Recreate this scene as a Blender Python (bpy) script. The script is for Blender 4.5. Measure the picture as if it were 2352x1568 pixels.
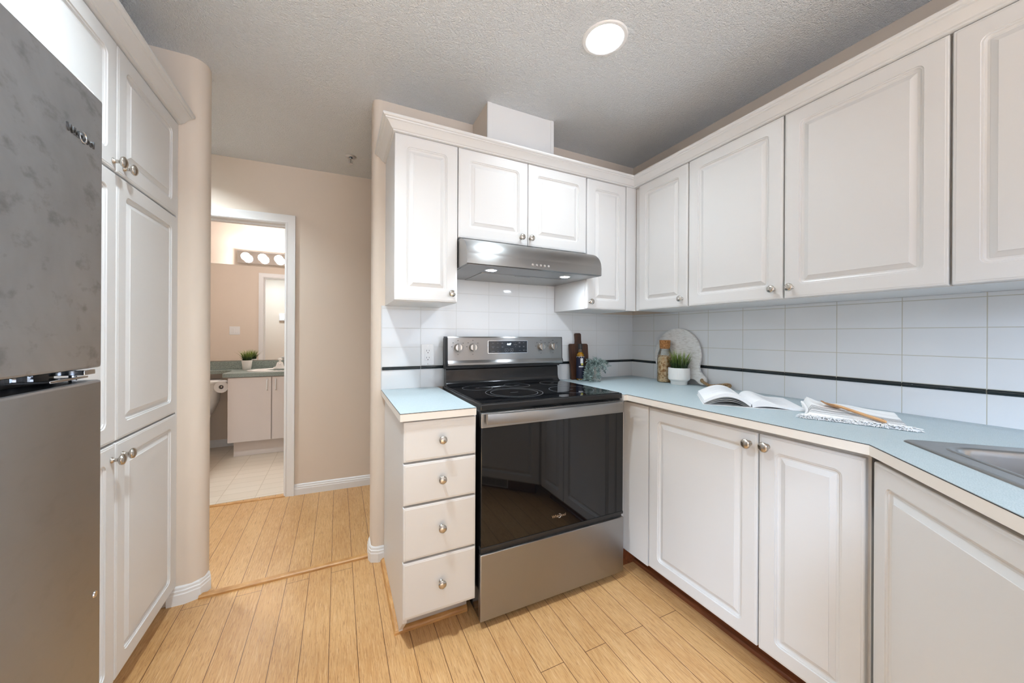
import bpy, bmesh, math, random
from mathutils import Vector, Matrix
random.seed(7)
PI = math.pi
scn = bpy.context.scene
for o in list(bpy.data.objects):
    bpy.data.objects.remove(o)
COL = scn.collection

# ------------------------------------------------------------------ camera
CAM = Vector((-1.9834, -2.0447, 1.208))
YAW, ROLL = 0.4485, 0.0052
F = Vector((math.sin(YAW), math.cos(YAW), 0)); R0 = Vector((math.cos(YAW), -math.sin(YAW), 0)); U0 = Vector((0, 0, 1))
RR = R0*math.cos(ROLL)+U0*math.sin(ROLL); UU = U0*math.cos(ROLL)-R0*math.sin(ROLL)
cd = bpy.data.cameras.new('camera'); cam = bpy.data.objects.new('camera', cd); COL.objects.link(cam)
cam.matrix_world = Matrix(((RR.x, UU.x, -F.x, CAM.x), (RR.y, UU.y, -F.y, CAM.y), (RR.z, UU.z, -F.z, CAM.z), (0, 0, 0, 1)))
cd.sensor_fit = 'HORIZONTAL'; cd.sensor_width = 36; cd.lens = 830.18/2352*36
cd.shift_y = -(784-769.68)/2352; cd.clip_start = 0.02; cd.clip_end = 60
scn.camera = cam

# ------------------------------------------------------------------ look, world, added fill lamps
vs = scn.view_settings
vs.view_transform = 'Standard'; vs.look = 'None'; vs.gamma = 1; vs.use_curve_mapping = False
vs.exposure = 0.10
CAN_L = [315, 870, 800]
LED_L, BULB_L, FILL_W, FILL_SIDE = 225, 76, 14, 205
w = bpy.data.worlds.new('world'); scn.world = w; w.use_nodes = True
w.node_tree.nodes['Background'].inputs[0].default_value = (0.62, 0.75, 1, 1)
w.node_tree.nodes['Background'].inputs[1].default_value = 0.6
def area(name, loc, rot, sx, sy, power, col):
    l = bpy.data.lights.new(name, 'AREA'); l.shape = 'RECTANGLE'; l.size = sx; l.size_y = sy; l.energy = power; l.color = col
    o = bpy.data.objects.new(name, l); COL.objects.link(o); o.location = loc; o.rotation_euler = rot; l.spread = math.radians(110)
    return o
# unseen fill lamps added in the room behind the camera, tinted like daylight
area('added_fill', (-2.35, -4.7, 1.6), (math.radians(128), 0, 0), 1.3, 1.4, FILL_W, (0.75, 0.88, 1.10))
area('added_fill', (-0.85, -4.7, 1.6), (math.radians(128), 0, 0), 1.3, 1.4, FILL_W, (0.75, 0.88, 1.10))
area('added_fill', (-2.78, -3.75, 1.6), (0, math.radians(-38), 0), 1.4, 1.3, FILL_SIDE, (0.69, 0.90, 1.18))

# ------------------------------------------------------------------ materials
def lin(r, g, b):
    f = lambda c: (c/255/12.92) if c <= 10 else ((c/255+0.055)/1.055)**2.4
    return (f(r), f(g), f(b), 1)
class NT:
    def __init__(s, name):
        s.m = bpy.data.materials.new(name); s.m.use_nodes = True
        s.t = s.m.node_tree; s.b = s.t.nodes['Principled BSDF']; s.out = s.t.nodes['Material Output']
    def n(s, typ, **kw):
        nd = s.t.nodes.new('ShaderNode'+typ)
        for k, v in kw.items():
            if k == 'inp':
                for i, x in v.items(): nd.inputs[i].default_value = x
            else: setattr(nd, k, v)
        return nd
    def l(s, a, b): s.t.links.new(a, b)
    def coord(s, scale=(1, 1, 1), rot=(0, 0, 0), loc=(0, 0, 0)):
        tc = s.n('TexCoord'); mp = s.n('Mapping')
        mp.inputs['Scale'].default_value = scale; mp.inputs['Rotation'].default_value = rot; mp.inputs['Location'].default_value = loc
        s.l(tc.outputs['Object'], mp.inputs[0]); return mp.outputs[0]
    def noise(s, scale, detail=3, rough=.5, vec=None, dist=0):
        nd = s.n('TexNoise', inp={'Scale': scale, 'Detail': detail, 'Roughness': rough, 'Distortion': dist})
        s.l(vec if vec is not None else s.coord(), nd.inputs['Vector']); return nd.outputs['Fac']
    def ramp(s, fac, stops):
        r = s.n('ValToRGB'); els = r.color_ramp.elements
        while len(els) < len(stops): els.new(0.5)
        for e, (p, c) in zip(els, stops): e.position = p; e.color = c if len(c) == 4 else (*c, 1)
        s.l(fac, r.inputs[0]); return r.outputs[0]
    def mix(s, fac, a, b, mode='MIX'):
        m = s.n('MixRGB', blend_type=mode)
        for i, x in ((0, fac), (1, a), (2, b)):
            if hasattr(x, 'links'): s.l(x, m.inputs[i])
            else: m.inputs[i].default_value = x
        return m.outputs[0]
    def math(s, op, a, b=None, c=None):
        m = s.n('Math', operation=op)
        for i, x in enumerate((a, b, c)):
            if x is None: continue
            if hasattr(x, 'links'): s.l(x, m.inputs[i])
            else: m.inputs[i].default_value = x
        return m.outputs[0]
    def bump(s, h, strength, dist=0.002):
        b = s.n('Bump', inp={'Strength': strength, 'Distance': dist}); s.l(h, b.inputs['Height']); s.l(b.outputs[0], s.b.inputs['Normal'])
    def set(s, **kw):
        for k, v in kw.items():
            k = {'col': 'Base Color', 'rough': 'Roughness', 'metal': 'Metallic', 'spec': 'Specular IOR Level', 'coat': 'Coat Weight', 'trans': 'Transmission Weight', 'aniso': 'Anisotropic', 'em': 'Emission Color', 'ems': 'Emission Strength', 'ior': 'IOR'}[k]
            if hasattr(v, 'links'): s.l(v, s.b.inputs[k])
            else: s.b.inputs[k].default_value = v
        return s
M = {}
def simple(name, col, rough=.5, metal=0, **kw):
    n = NT(name); n.set(col=col, rough=rough, metal=metal, **kw); M[name] = n.m; return n
def emit(name, col, strength):
    n = NT(name); n.set(col=(1, 1, 1, 1), em=col, ems=strength); M[name] = n.m

simple('cabinet_white', lin(225, 224, 223), .33)
n = NT('wall_paint'); n.set(col=lin(230, 216, 201), rough=.75); n.bump(n.noise(260, 2), .08, .001); M['wall_paint'] = n.m
simple('trim_white', lin(240, 240, 240), .35)
n = NT('ceiling_paint'); n.set(col=lin(240, 243, 246), rough=.95)
h = n.mix(.4, n.noise(95, 3, .6), n.noise(190, 2, .6)); h = n.ramp(h, [(.38, (0, 0, 0)), (.62, (1, 1, 1))]); n.bump(h, .8, .006); M['ceiling_paint'] = n.m

def plank_floor():
    n = NT('bamboo_floor'); tc = n.n('TexCoord'); sp = n.n('SeparateXYZ'); n.l(tc.outputs['Object'], sp.inputs[0])
    x, y = sp.outputs[0], sp.outputs[1]
    cb = n.n('CombineXYZ'); n.l(n.math('ADD', y, 20.0), cb.inputs[0]); n.l(n.math('ADD', x, 1.911+9.8), cb.inputs[1])
    br = n.n('TexBrick', offset=.37, offset_frequency=2, inp={'Scale': 1, 'Mortar Size': .0012, 'Mortar Smooth': .2, 'Brick Width': 2.5, 'Row Height': .098, 'Bias': 0,
        'Color1': lin(202, 152, 96), 'Color2': lin(222, 176, 122), 'Mortar': lin(126, 84, 46)})
    n.l(cb.outputs[0], br.inputs['Vector'])
    s1 = n.noise(1, 4, .7, n.coord((170, 7, 1)), .6); s2 = n.noise(1, 3, .65, n.coord((360, 17, 1)), .8); s3 = n.noise(1, 3, .65, n.coord((300, 13, 1), loc=(3, 7, 1)), .8)
    c = n.mix(.6, br.outputs[0], n.ramp(s1, [(.25, lin(168, 116, 64)), (.5, lin(215, 168, 114)), (.75, lin(234, 194, 144))]))
    c = n.mix(n.ramp(s3, [(.54, (0, 0, 0)), (.66, (.55, .55, .55))]), c, lin(242, 210, 166))
    c = n.mix(n.ramp(s2, [(.54, (0, 0, 0)), (.64, (.7, .7, .7))]), c, lin(152, 100, 54))
    big = n.noise(1, 3, .5, n.coord((6, 2.2, 1)))
    c = n.mix(.22, c, n.ramp(big, [(.35, lin(192, 140, 86)), (.65, lin(232, 190, 138))]))
    c = n.mix(br.outputs['Fac'], c, lin(96, 60, 32)); c = n.mix(1.0, c, (.93, .91, .87, 1), 'MULTIPLY')
    n.set(col=c, rough=n.ramp(s1, [(.3, (.30, .30, .30)), (.7, (.42, .42, .42))]), spec=.5)
    hh = n.mix(br.outputs['Fac'], s1, (0, 0, 0, 1)); n.bump(hh, .12, .001); M['bamboo_floor'] = n.m
plank_floor()
n = NT('oak_trim'); s1 = n.noise(1, 4, .6, n.coord((14, 14, 160))); n.set(col=n.ramp(s1, [(.3, lin(176, 122, 66)), (.7, lin(214, 164, 104))]), rough=.4); M['oak_trim'] = n.m
n = NT('dark_wood_trim'); s1 = n.noise(1, 4, .6, n.coord((60, 6, 60))); n.set(col=n.ramp(s1, [(.3, lin(86, 44, 22)), (.7, lin(128, 72, 40))]), rough=.4); M['dark_wood_trim'] = n.m
n = NT('vinyl_floor')
bk = n.n('TexBrick', offset=0, inp={'Scale': 1, 'Mortar Size': .004, 'Mortar Smooth': .5, 'Brick Width': .23, 'Row Height': .11, 'Color1': lin(228, 214, 196), 'Color2': lin(222, 207, 188), 'Mortar': lin(206, 190, 168)})
n.l(n.coord(), bk.inputs['Vector']); n.set(col=bk.outputs[0], rough=.35); M['vinyl_floor'] = n.m

def tile(name, uaxis, u0, grout, base, org):
    n = NT(name); sp = n.n('SeparateXYZ'); n.l(n.coord(loc=org), sp.inputs[0])
    u, z = sp.outputs[uaxis], sp.outputs[2]
    def line(v, p, off, half):
        f = n.math('FRACT', n.math('DIVIDE', n.math('ADD', v, off), p))
        d = n.math('MULTIPLY', n.math('MINIMUM', f, n.math('SUBTRACT', 1.0, f)), p)
        return n.math('SMOOTH_MIN', 1.0, n.math('DIVIDE', d, half), .2)
    du = line(u, .2045, u0, .0022)
    dz = line(z, .1043, 10*.1043-1.0349, .0022)
    up = n.math('GREATER_THAN', z, 1.03)
    dz = n.math('MAXIMUM', dz, n.math('SUBTRACT', 1.0, up))
    d = n.math('MINIMUM', du, dz)
    g = n.ramp(d, [(.4, (0, 0, 0)), (.75, (1, 1, 1))])
    n.set(col=n.mix(g, grout, base), rough=n.ramp(d, [(.4, (.6, .6, .6)), (.75, (.08, .08, .08))]), spec=.5)
    wav = n.noise(7, 2, .5); hh = n.math('ADD', n.math('MULTIPLY', d, .6), n.math('MULTIPLY', wav, 1.1)); n.bump(hh, .25, .002)
    M[name] = n.m
tile('tile_back', 0, .1369+.2045*20, lin(206, 206, 204), lin(227, 228, 229), (-.9, 0, .914))  # paler grout than the right wall, standing in for brighter light here
tile('tile_right', 1, .2088+.2045*20, lin(190, 186, 172), lin(227, 228, 229), (0, -1.3, .914))
n = NT('border_tile'); wv = n.noise(90, 2); n.set(col=lin(18, 28, 30), rough=.22); n.bump(wv, .2, .001); M['border_tile'] = n.m
n = NT('laminate'); a = n.noise(420, 2, .6); b = n.noise(60, 3, .6)
c = n.ramp(a, [(.32, lin(150, 168, 174)), (.5, lin(182, 197, 202)), (.68, lin(204, 214, 217))]); c = n.mix(.35, c, n.ramp(b, [(.35, lin(176, 193, 198)), (.65, lin(192, 205, 209))]))
n.set(col=c, rough=.38); M['laminate'] = n.m
simple('counter_edge', lin(240, 234, 226), .35)
simple('dark_gap', (.01, .01, .011, 1), .6)
def steel(name, col, rough, sx, sy, sz, blot=0):
    n = NT(name); s1 = n.noise(1, 3, .6, n.coord((sx, sy, sz)))
    if blot:
        b1 = n.noise(3.2, 5, .62, dist=.4); b2 = n.noise(17, 4, .6, n.coord((1, 1, 1.6))); sp = n.ramp(b2, [(.55, (0, 0, 0)), (.70, (1, 1, 1))])
        c = n.mix(n.math('MULTIPLY', blot, n.ramp(b1, [(.3, (0, 0, 0)), (.7, (1, 1, 1))])), col, tuple(x*.72 for x in col[:3])+(1,))
        c = n.mix(n.math('MULTIPLY', blot*.7, sp), c, tuple(x*.5 for x in col[:3])+(1,))
        n.set(col=c)
    else: n.set(col=col)
    n.set(rough=n.ramp(s1, [(.3, (rough-.02,)*3), (.7, (rough+.02,)*3)]), metal=1, aniso=.93)
    tg = n.n('CombineXYZ'); tg.inputs[1].default_value = .3; tg.inputs[2].default_value = 1; n.l(tg.outputs[0], n.b.inputs['Tangent']); n.b.inputs['Anisotropic Rotation'].default_value = 0
    M[name] = n.m
steel('steel', lin(164, 163, 162), .31, 3, 260, 260)
steel('fridge_steel_upper', lin(204, 208, 214), .44, 260, 4, 420, 1.0)
steel('fridge_steel_lower', lin(174, 178, 184), .34, 260, 4, 420, .15)
steel('sink_steel', lin(165, 163, 160), .3, 60, 60, 60)
simple('badge_grey', (.16, .16, .165, 1), .35, 1)
simple('nickel', lin(196, 190, 182), .26, 1)
simple('chrome', lin(220, 222, 226), .08, 1)
simple('brass', lin(206, 188, 140), .3, 1)
simple('mirror_glass', (.92, .92, .92, 1), .01, 1)
simple('black_glass', (.006, .006, .007, 1), .03, 0, spec=.5)
simple('black_enamel', (.012, .012, .013, 1), .18)
simple('black_plastic', (.02, .02, .021, 1), .45)
simple('display_black', (.008, .009, .012, 1), .1)
simple('print_grey', lin(150, 152, 156), .5)
simple('ring_print', lin(112, 114, 118), .4); simple('key_print', lin(112, 114, 118), .5)
emit('clock_glow', lin(210, 232, 255), 6)
for i_, L_ in enumerate(CAN_L): emit('can_bulb_%d' % i_, (.84, .968, 1.05, 1), L_)
emit('hood_led', (.80, .90, 1, 1), LED_L)
emit('globe_glow', (1, .93, .90, 1), BULB_L)
emit('thermostat_screen', (.55, .8, 1, 1), 1.0)
simple('white_plastic', lin(240, 240, 240), .35)
simple('porcelain', lin(240, 238, 234), .12)
simple('slot_dark', (.02, .02, .02, 1), .6)
n = NT('paper'); st = n.coord((1, 1, 1)); n.set(col=lin(246, 245, 246), rough=.7); M['paper'] = n.m
simple('page_edge', lin(236, 234, 232), .8)
simple('print_faint', lin(222, 222, 226), .8)
simple('tissue', lin(244, 242, 240), .9)
simple('white_ceramic', lin(236, 234, 230), .42)
simple('ceramic_grey', lin(196, 190, 184), .6)
def leaf(name, c1, c2, z0, z1):
    n = NT(name); tc = n.n('TexCoord'); sp = n.n('SeparateXYZ'); n.l(tc.outputs['Object'], sp.inputs[0])
    f = n.math('DIVIDE', n.math('SUBTRACT', sp.outputs[2], z0), z1-z0); v = n.noise(60, 2)
    f = n.math('ADD', f, n.math('MULTIPLY', n.math('SUBTRACT', v, .5), .5))
    n.set(col=n.ramp(f, [(.15, c1), (.85, c2)]), rough=.5); M[name] = n.m
leaf('grass', lin(38, 62, 26), lin(150, 172, 70), .1, .22)
n = NT('dusty_leaf'); v = n.noise(40, 2); n.set(col=n.ramp(v, [(.3, lin(96, 116, 112)), (.7, lin(178, 196, 190))]), rough=.7); M['dusty_leaf'] = n.m
simple('soil', lin(50, 38, 28), .9)
n = NT('walnut'); s1 = n.noise(1, 4, .6, n.coord((70, 70, 5))); n.set(col=n.ramp(s1, [(.3, lin(48, 30, 22)), (.7, lin(92, 60, 42))]), rough=.45); M['walnut'] = n.m
n = NT('whitewash'); s1 = n.noise(1, 5, .65, n.coord((30, 30, 160), (.5, 0, 0))); s2 = n.noise(14, 4, .7); c = n.ramp(s1, [(.28, lin(196, 190, 182)), (.5, lin(232, 230, 226)), (.8, lin(240, 239, 236))])
c = n.mix(n.ramp(s2, [(.62, (0, 0, 0)), (.74, (.5, .5, .5))]), c, lin(170, 158, 146)); n.set(col=c, rough=.6); M['whitewash'] = n.m
n = NT('jute'); s1 = n.noise(300, 3); n.set(col=n.ramp(s1, [(.3, lin(110, 84, 56)), (.7, lin(186, 156, 118))]), rough=.95); M['jute'] = n.m
n = NT('cork'); s1 = n.noise(140, 4, .7); n.set(col=n.ramp(s1, [(.35, lin(132, 82, 42)), (.6, lin(196, 140, 84))]), rough=.85); M['cork'] = n.m
n = NT('spoon_wood'); s1 = n.noise(1, 4, .6, n.coord((8, 130, 130))); n.set(col=n.ramp(s1, [(.3, lin(190, 134, 84)), (.7, lin(226, 178, 128))]), rough=.5); M['spoon_wood'] = n.m
n = NT('bean'); s1 = n.noise(60, 2); n.set(col=n.ramp(s1, [(.35, lin(176, 128, 78)), (.5, lin(226, 198, 156)), (.7, lin(242, 224, 192))]), rough=.5); M['bean'] = n.m
def thin_glass(name, tint, spec=.9):
    n = NT(name); n.t.nodes.remove(n.b)
    tr = n.n('BsdfTransparent'); tr.inputs[0].default_value = tint; gl = n.n('BsdfGlossy'); gl.inputs['Roughness'].default_value = .02
    fr = n.n('Fresnel'); fr.inputs[0].default_value = 1.5; mx = n.n('MixShader'); n.l(n.math('MULTIPLY', fr.outputs[0], spec), mx.inputs[0]); n.l(tr.outputs[0], mx.inputs[1]); n.l(gl.outputs[0], mx.inputs[2]); n.l(mx.outputs[0], n.out.inputs[0]); M[name] = n.m
thin_glass('clear_glass', (.96, .98, .97, 1)); thin_glass('window_glass', (.97, .98, .98, 1))
simple('oil', lin(196, 140, 30), .08, 0, spec=.6)
simple('bottle_dark', lin(34, 24, 18), .1)
simple('label_navy', lin(24, 28, 50), .45)
simple('label_white', lin(220, 222, 226), .5)
simple('label_yellow', lin(206, 196, 96), .5)
n = NT('bath_laminate'); a = n.noise(160, 3, .6); n.set(col=n.ramp(a, [(.35, lin(122, 134, 128)), (.65, lin(164, 174, 168))]), rough=.3); M['bath_laminate'] = n.m
simple('vanity_white', lin(226, 216, 210), .45)
# towel: white cotton with woven charcoal bands parallel to the fringe (local y runs front to back)
n = NT('towel'); tc = n.n('TexCoord'); sp = n.n('SeparateXYZ'); n.l(tc.outputs['UV'], sp.inputs[0]); X_, Y_ = sp.outputs[0], sp.outputs[1]
def band(a, b): return n.math('MULTIPLY', n.math('GREATER_THAN', Y_, a), n.math('LESS_THAN', Y_, b))
zig = n.math('PINGPONG', n.math('ADD', n.math('MULTIPLY', X_, 60.0), n.math('PINGPONG', n.math('MULTIPLY', Y_, 70.0), 1.0)), .5)
chev = n.math('MULTIPLY', band(.24, .42), n.math('GREATER_THAN', zig, .2))
f = n.math('MAXIMUM', chev, n.math('MAXIMUM', band(.46, .485), band(.18, .205)))
f = n.math('MAXIMUM', f, n.math('MAXIMUM', band(.05, .06), n.math('MAXIMUM', band(.09, .10), band(.13, .14))))
n.set(col=n.mix(n.math('MULTIPLY', f, .85), lin(244, 243, 242), lin(84, 84, 88)), rough=.95); n.bump(n.noise(420, 2), .3, .001); M['towel'] = n.m
simple('fringe', lin(248, 247, 246), .95)

# ------------------------------------------------------------------ mesh helpers
class MB:
    def __init__(s): s.bm = bmesh.new()
    def box(s, x0, x1, y0, y1, z0, z1, bev=0, seg=2):
        t = bmesh.new(); bmesh.ops.create_cube(t, size=1)
        for v in t.verts: v.co = Vector(((x0+x1)/2+v.co.x*(x1-x0), (y0+y1)/2+v.co.y*(y1-y0), (z0+z1)/2+v.co.z*(z1-z0)))
        if bev: bmesh.ops.bevel(t, geom=t.edges[:], offset=bev, segments=seg, affect='EDGES', profile=.5)
        return s.add(t)
    def add(s, t, mat=None):
        if mat is not None: t.transform(mat)
        me = bpy.data.meshes.new('t'); t.to_mesh(me); t.free(); s.bm.from_mesh(me); bpy.data.meshes.remove(me); return s
    def rings(s, rings, close=True, cap0=True, cap1=True):
        vv = [[s.bm.verts.new(p) for p in r] for r in rings]; k = len(rings[0])
        for a, b in zip(vv, vv[1:]):
            for i in range(k if close else k-1):
                j = (i+1) % k
                try: s.bm.faces.new((a[i], a[j], b[j], b[i]))
                except ValueError: pass
        if cap0 and close: s.bm.faces.new(vv[0][::-1])
        if cap1 and close: s.bm.faces.new(vv[-1])
        return s
    def lathe(s, prof, c=(0, 0, 0), axis=(0, 0, 1), seg=24, mod=None, cap0=True, cap1=True):
        a = Vector(axis).normalized(); q = Vector((0, 0, 1)).rotation_difference(a).to_matrix(); c = Vector(c); rg = []
        for r, z in prof:
            rg.append([c+q@Vector(((r+(mod(r, z, 2*PI*i/seg) if mod else 0))*math.cos(2*PI*i/seg), (r+(mod(r, z, 2*PI*i/seg) if mod else 0))*math.sin(2*PI*i/seg), z)) for i in range(seg)])
        return s.rings(rg, True, cap0, cap1)
    def tube(s, pts, r, seg=8, cap=True):
        pts = [Vector(p) for p in pts]; rg = []; up = None
        for i, p in enumerate(pts):
            t = (pts[min(i+1, len(pts)-1)]-pts[max(i-1, 0)]).normalized()
            if up is None: up = t.orthogonal().normalized()
            up = (up-t*up.dot(t)); up = up.normalized() if up.length > 1e-6 else t.orthogonal().normalized()
            b = t.cross(up); rad = r[i] if isinstance(r, (list, tuple)) else r
            rg.append([p+(up*math.cos(2*PI*k/seg)+b*math.sin(2*PI*k/seg))*rad for k in range(seg)])
        return s.rings(rg, True, cap, cap)
    def sweep(s, path, prof, mapf, closed=False):
        """path: 2d points; prof: (offset to the left of travel, height); mapf(u,v,h)->xyz"""
        n = len(path); rg = []
        for i in range(n):
            p = Vector(path[i]); d = []
            if i > 0: d.append((p-Vector(path[i-1])).normalized())
            if i < n-1: d.append((Vector(path[i+1])-p).normalized())
            ns = [Vector((-q.y, q.x)) for q in d]
            if len(ns) == 2: m = (ns[0]+ns[1]); m = m/max(.2, m.dot(ns[0]))
            else: m = ns[0]
            rg.append([Vector(mapf(p.x+m.x*o, p.y+m.y*o, h)) for o, h in prof])
        return s.rings(rg)
    def prism(s, poly, a0, a1, mapf, bev=0):
        t = bmesh.new(); lo = [t.verts.new(mapf(u, v, a0)) for u, v in poly]; hi = [t.verts.new(mapf(u, v, a1)) for u, v in poly]
        k = len(poly); t.faces.new(lo[::-1]); t.faces.new(hi)
        for i in range(k): t.faces.new((lo[i], lo[(i+1) % k], hi[(i+1) % k], hi[i]))
        bmesh.ops.recalc_face_normals(t, faces=t.faces[:])
        if bev: bmesh.ops.bevel(t, geom=[e for e in t.edges if e.calc_face_angle(0) > .6], offset=bev, segments=2, affect='EDGES')
        return s.add(t)
    def grid(s, fn, nu, nv, uv=False):
        vv = [[s.bm.verts.new(fn(i/nu, j/nv)) for j in range(nv+1)] for i in range(nu+1)]
        lay = s.bm.loops.layers.uv.verify() if uv else None
        for i in range(nu):
            for j in range(nv):
                f = s.bm.faces.new((vv[i][j], vv[i+1][j], vv[i+1][j+1], vv[i][j+1]))
                if uv:
                    for lp, (a, b) in zip(f.loops, ((i, j), (i+1, j), (i+1, j+1), (i, j+1))): lp[lay].uv = (a/nu, b/nv)
        return s
    def build(s, name, mat, parent=None, world=True, ang=21, recalc=True, kind=None, label=None):
        if recalc: bmesh.ops.recalc_face_normals(s.bm, faces=s.bm.faces[:])
        if parent is not None and world:
            o0 = parent
            while o0.parent: o0 = o0.parent
            s.bm.transform(Matrix.Translation(-Vector(o0.location)))
        me = bpy.data.meshes.new(name); s.bm.to_mesh(me); s.bm.free()
        for p in me.polygons: p.use_smooth = True
        me.set_sharp_from_angle(angle=math.radians(ang))
        me.materials.append(M[mat]); o = bpy.data.objects.new(name, me); COL.objects.link(o)
        if parent is not None: o.parent = parent
        if kind: o['kind'] = kind
        if label: o['label'] = label
        return o
def thing(name, label, cat, loc=(0, 0, 0), rz=0, group=None):
    o = bpy.data.objects.new(name, None); COL.objects.link(o); o.location = loc; o.rotation_euler = (0, 0, rz); o.empty_display_size = .05
    o['label'] = label; o['category'] = cat
    if group: o['group'] = group
    return o
def tag(o, label, cat, group=None, kind=None):
    o['label'] = label; o['category'] = cat
    if group: o['group'] = group
    if kind: o['kind'] = kind
    return o
def struct(mb, name, mat, parent=None, **kw):
    return mb.build(name, mat, parent, kind=None if parent else 'structure', **kw)
XYZ = lambda u, v, h: (u, v, h)
def rrect(x0, x1, z0, z1, r, y, k=10):
    pts = []
    for cx, cz, a0 in ((x1-r, z1-r, 0), (x0+r, z1-r, PI/2), (x0+r, z0+r, PI), (x1-r, z0+r, 1.5*PI)):
        for i in range(k): a = a0+PI/2*i/(k-1); pts.append(Vector((cx+r*math.cos(a), y, cz+r*math.sin(a))))
    return pts
def text_mesh(body, size, depth, mat, name, parent, mtx, align='CENTER', bold=0, shear=0):
    cu = bpy.data.curves.new('txt', 'FONT'); cu.body = body; cu.size = size; cu.extrude = depth; cu.align_x = align; cu.align_y = 'CENTER'; cu.offset = bold; cu.shear = shear
    ob = bpy.data.objects.new('txt', cu); COL.objects.link(ob); bpy.context.view_layer.update()
    me = bpy.data.meshes.new_from_object(ob.evaluated_get(bpy.context.evaluated_depsgraph_get())); bpy.data.objects.remove(ob)
    me.transform(mtx); o0 = parent
    while o0.parent: o0 = o0.parent
    me.transform(Matrix.Translation(-Vector(o0.location)))
    me.materials.clear(); me.materials.append(M[mat]); o = bpy.data.objects.new(name, me); COL.objects.link(o); o.parent = parent; return o

# ------------------------------------------------------------------ room shell
CH = 2.46
mb = MB()
for (x0, x1, y0, y1) in ((-4.3, .12, -5.3, 1.17),): mb.box(x0, x1, y0, y1, -.08, 0)
struct(mb, 'floor', 'bamboo_floor')
struct(MB().box(-4.3, .12, 1.17, 2.95, -.08, .002), 'floor_bathroom', 'vinyl_floor')
CANS = [(-.975, -.838), (-2.2, -1.02), (-2.95, .68)]
def plate_with_holes(outer, holes, z0, z1):
    t = bmesh.new(); edges = []
    for loop in [outer]+holes:
        vs_ = [t.verts.new((x, y, z0)) for x, y in loop]
        edges += [t.edges.new((vs_[i], vs_[(i+1) % len(vs_)])) for i in range(len(vs_))]
    bmesh.ops.triangle_fill(t, use_beauty=True, use_dissolve=False, edges=edges)
    r = bmesh.ops.extrude_face_region(t, geom=t.faces[:]); bmesh.ops.translate(t, verts=[v for v in r['geom'] if isinstance(v, bmesh.types.BMVert)], vec=(0, 0, z1-z0))
    m = MB(); m.add(t); return m
circ = lambda cx, cy, r, k=32: [(cx+r*math.cos(2*PI*i/k), cy+r*math.sin(2*PI*i/k)) for i in range(k)]
struct(plate_with_holes([(-4.3, -5.3), (.12, -5.3), (.12, 2.95), (-4.3, 2.95)], [circ(x, y, .078) for x, y in CANS], CH, CH+.14), 'ceiling', 'ceiling_paint')

def wall_plan(pts, name, z0=0, z1=CH):
    return struct(MB().prism(pts, z0, z1, XYZ), name, 'wall_paint', ang=40)
arc = lambda cx, cy, r, a0, a1, k=8: [(cx+r*math.cos(math.radians(a0+(a1-a0)*i/k)), cy+r*math.sin(math.radians(a0+(a1-a0)*i/k))) for i in range(k+1)]
# wall behind the range, its free end rounded
wall_plan([(0, 0), (0, .14), ]+arc(-1.785, .105, .035, 90, 180)+arc(-1.785, .035, .035, 180, 270), 'wall_back')
# wall end beside the pantry, wide bullnose
wall_plan([(-3.4, .055)]+arc(-2.60, .12, .065, -90, 0)+arc(-2.57, .14, .035, 0, 90)+[(-3.4, .175)], 'wall_left')
wall_plan([(0, -5.2), (.12, -5.2), (.12, 2.9), (0, 2.9)], 'wall_right')
mb = MB()
for y0, y1, z0, z1 in ((-5.2, -4.4, 0, CH), (-3.1, .06, 0, CH), (-4.4, -3.1, 0, .75), (-4.4, -3.1, 2.15, CH)): mb.box(-3.37, -3.25, y0, y1, z0, z1)
struct(mb, 'wall_fridge_side', 'wall_paint')
mb = MB()
for a, b, c, d in ((0, .05, .75, 2.15), (1.25, 1.3, .75, 2.15), (.63, .67, .75, 2.15), (0, 1.3, .75, .8), (0, 1.3, 2.1, 2.15)): mb.box(-3.34, -3.28, -4.4+a, -4.4+b, c, d)
f = struct(mb, 'window_3', 'trim_white'); MB().box(-3.315, -3.31, -4.35, -3.15, .8, 2.1).build('pane', 'window_glass', f)  # unseen window, added to go with the side fill lamp
wall_plan([(-4.2, .06), (-4.08, .06), (-4.08, 2.9), (-4.2, 2.9)], 'wall_hall_end')
wall_plan([(-4.2, .055), (-3.3, .055), (-3.3, .175), (-4.2, .175)], 'wall_hall_south')
# far room wall with two windows
mb = MB(); 
for x0, x1, z0, z1 in ((-3.37, -3.0, 0, CH), (-1.7, -1.5, 0, CH), (-.2, .12, 0, CH), (-3.0, -1.7, 0, .75), (-1.5, -.2, 0, .75), (-3.0, -1.7, 2.15, CH), (-1.5, -.2, 2.15, CH)): mb.box(x0, x1, -5.3, -5.18, z0, z1)
struct(mb, 'wall_window_side', 'wall_paint')
for i, x0 in enumerate((-3.0, -1.5)):
    mb = MB()
    for a, b, c, d in ((0, .05, .75, 2.15), (1.25, 1.3, .75, 2.15), (.63, .67, .75, 2.15), (0, 1.3, .75, .8), (0, 1.3, 2.1, 2.15)): mb.box(x0+a, x0+b, -5.26, -5.2, c, d)
    f = struct(mb, 'window_%d' % (i+1), 'trim_white'); MB().box(x0+.05, x0+1.25, -5.235, -5.23, .8, 2.1).build('pane', 'window_glass', f)
# bathroom walls
wall_plan([(-4.08, 2.78), (0, 2.78), (0, 2.9), (-4.08, 2.9)], 'wall_bathroom_back')
wall_plan([(-1.98, 1.25), (-1.86, 1.25), (-1.86, 2.78), (-1.98, 2.78)], 'wall_bathroom_right')
wall_plan([(-3.75, 1.3), (-3.63, 1.3), (-3.63, 2.78), (-3.75, 2.78)], 'wall_bathroom_left')
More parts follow.
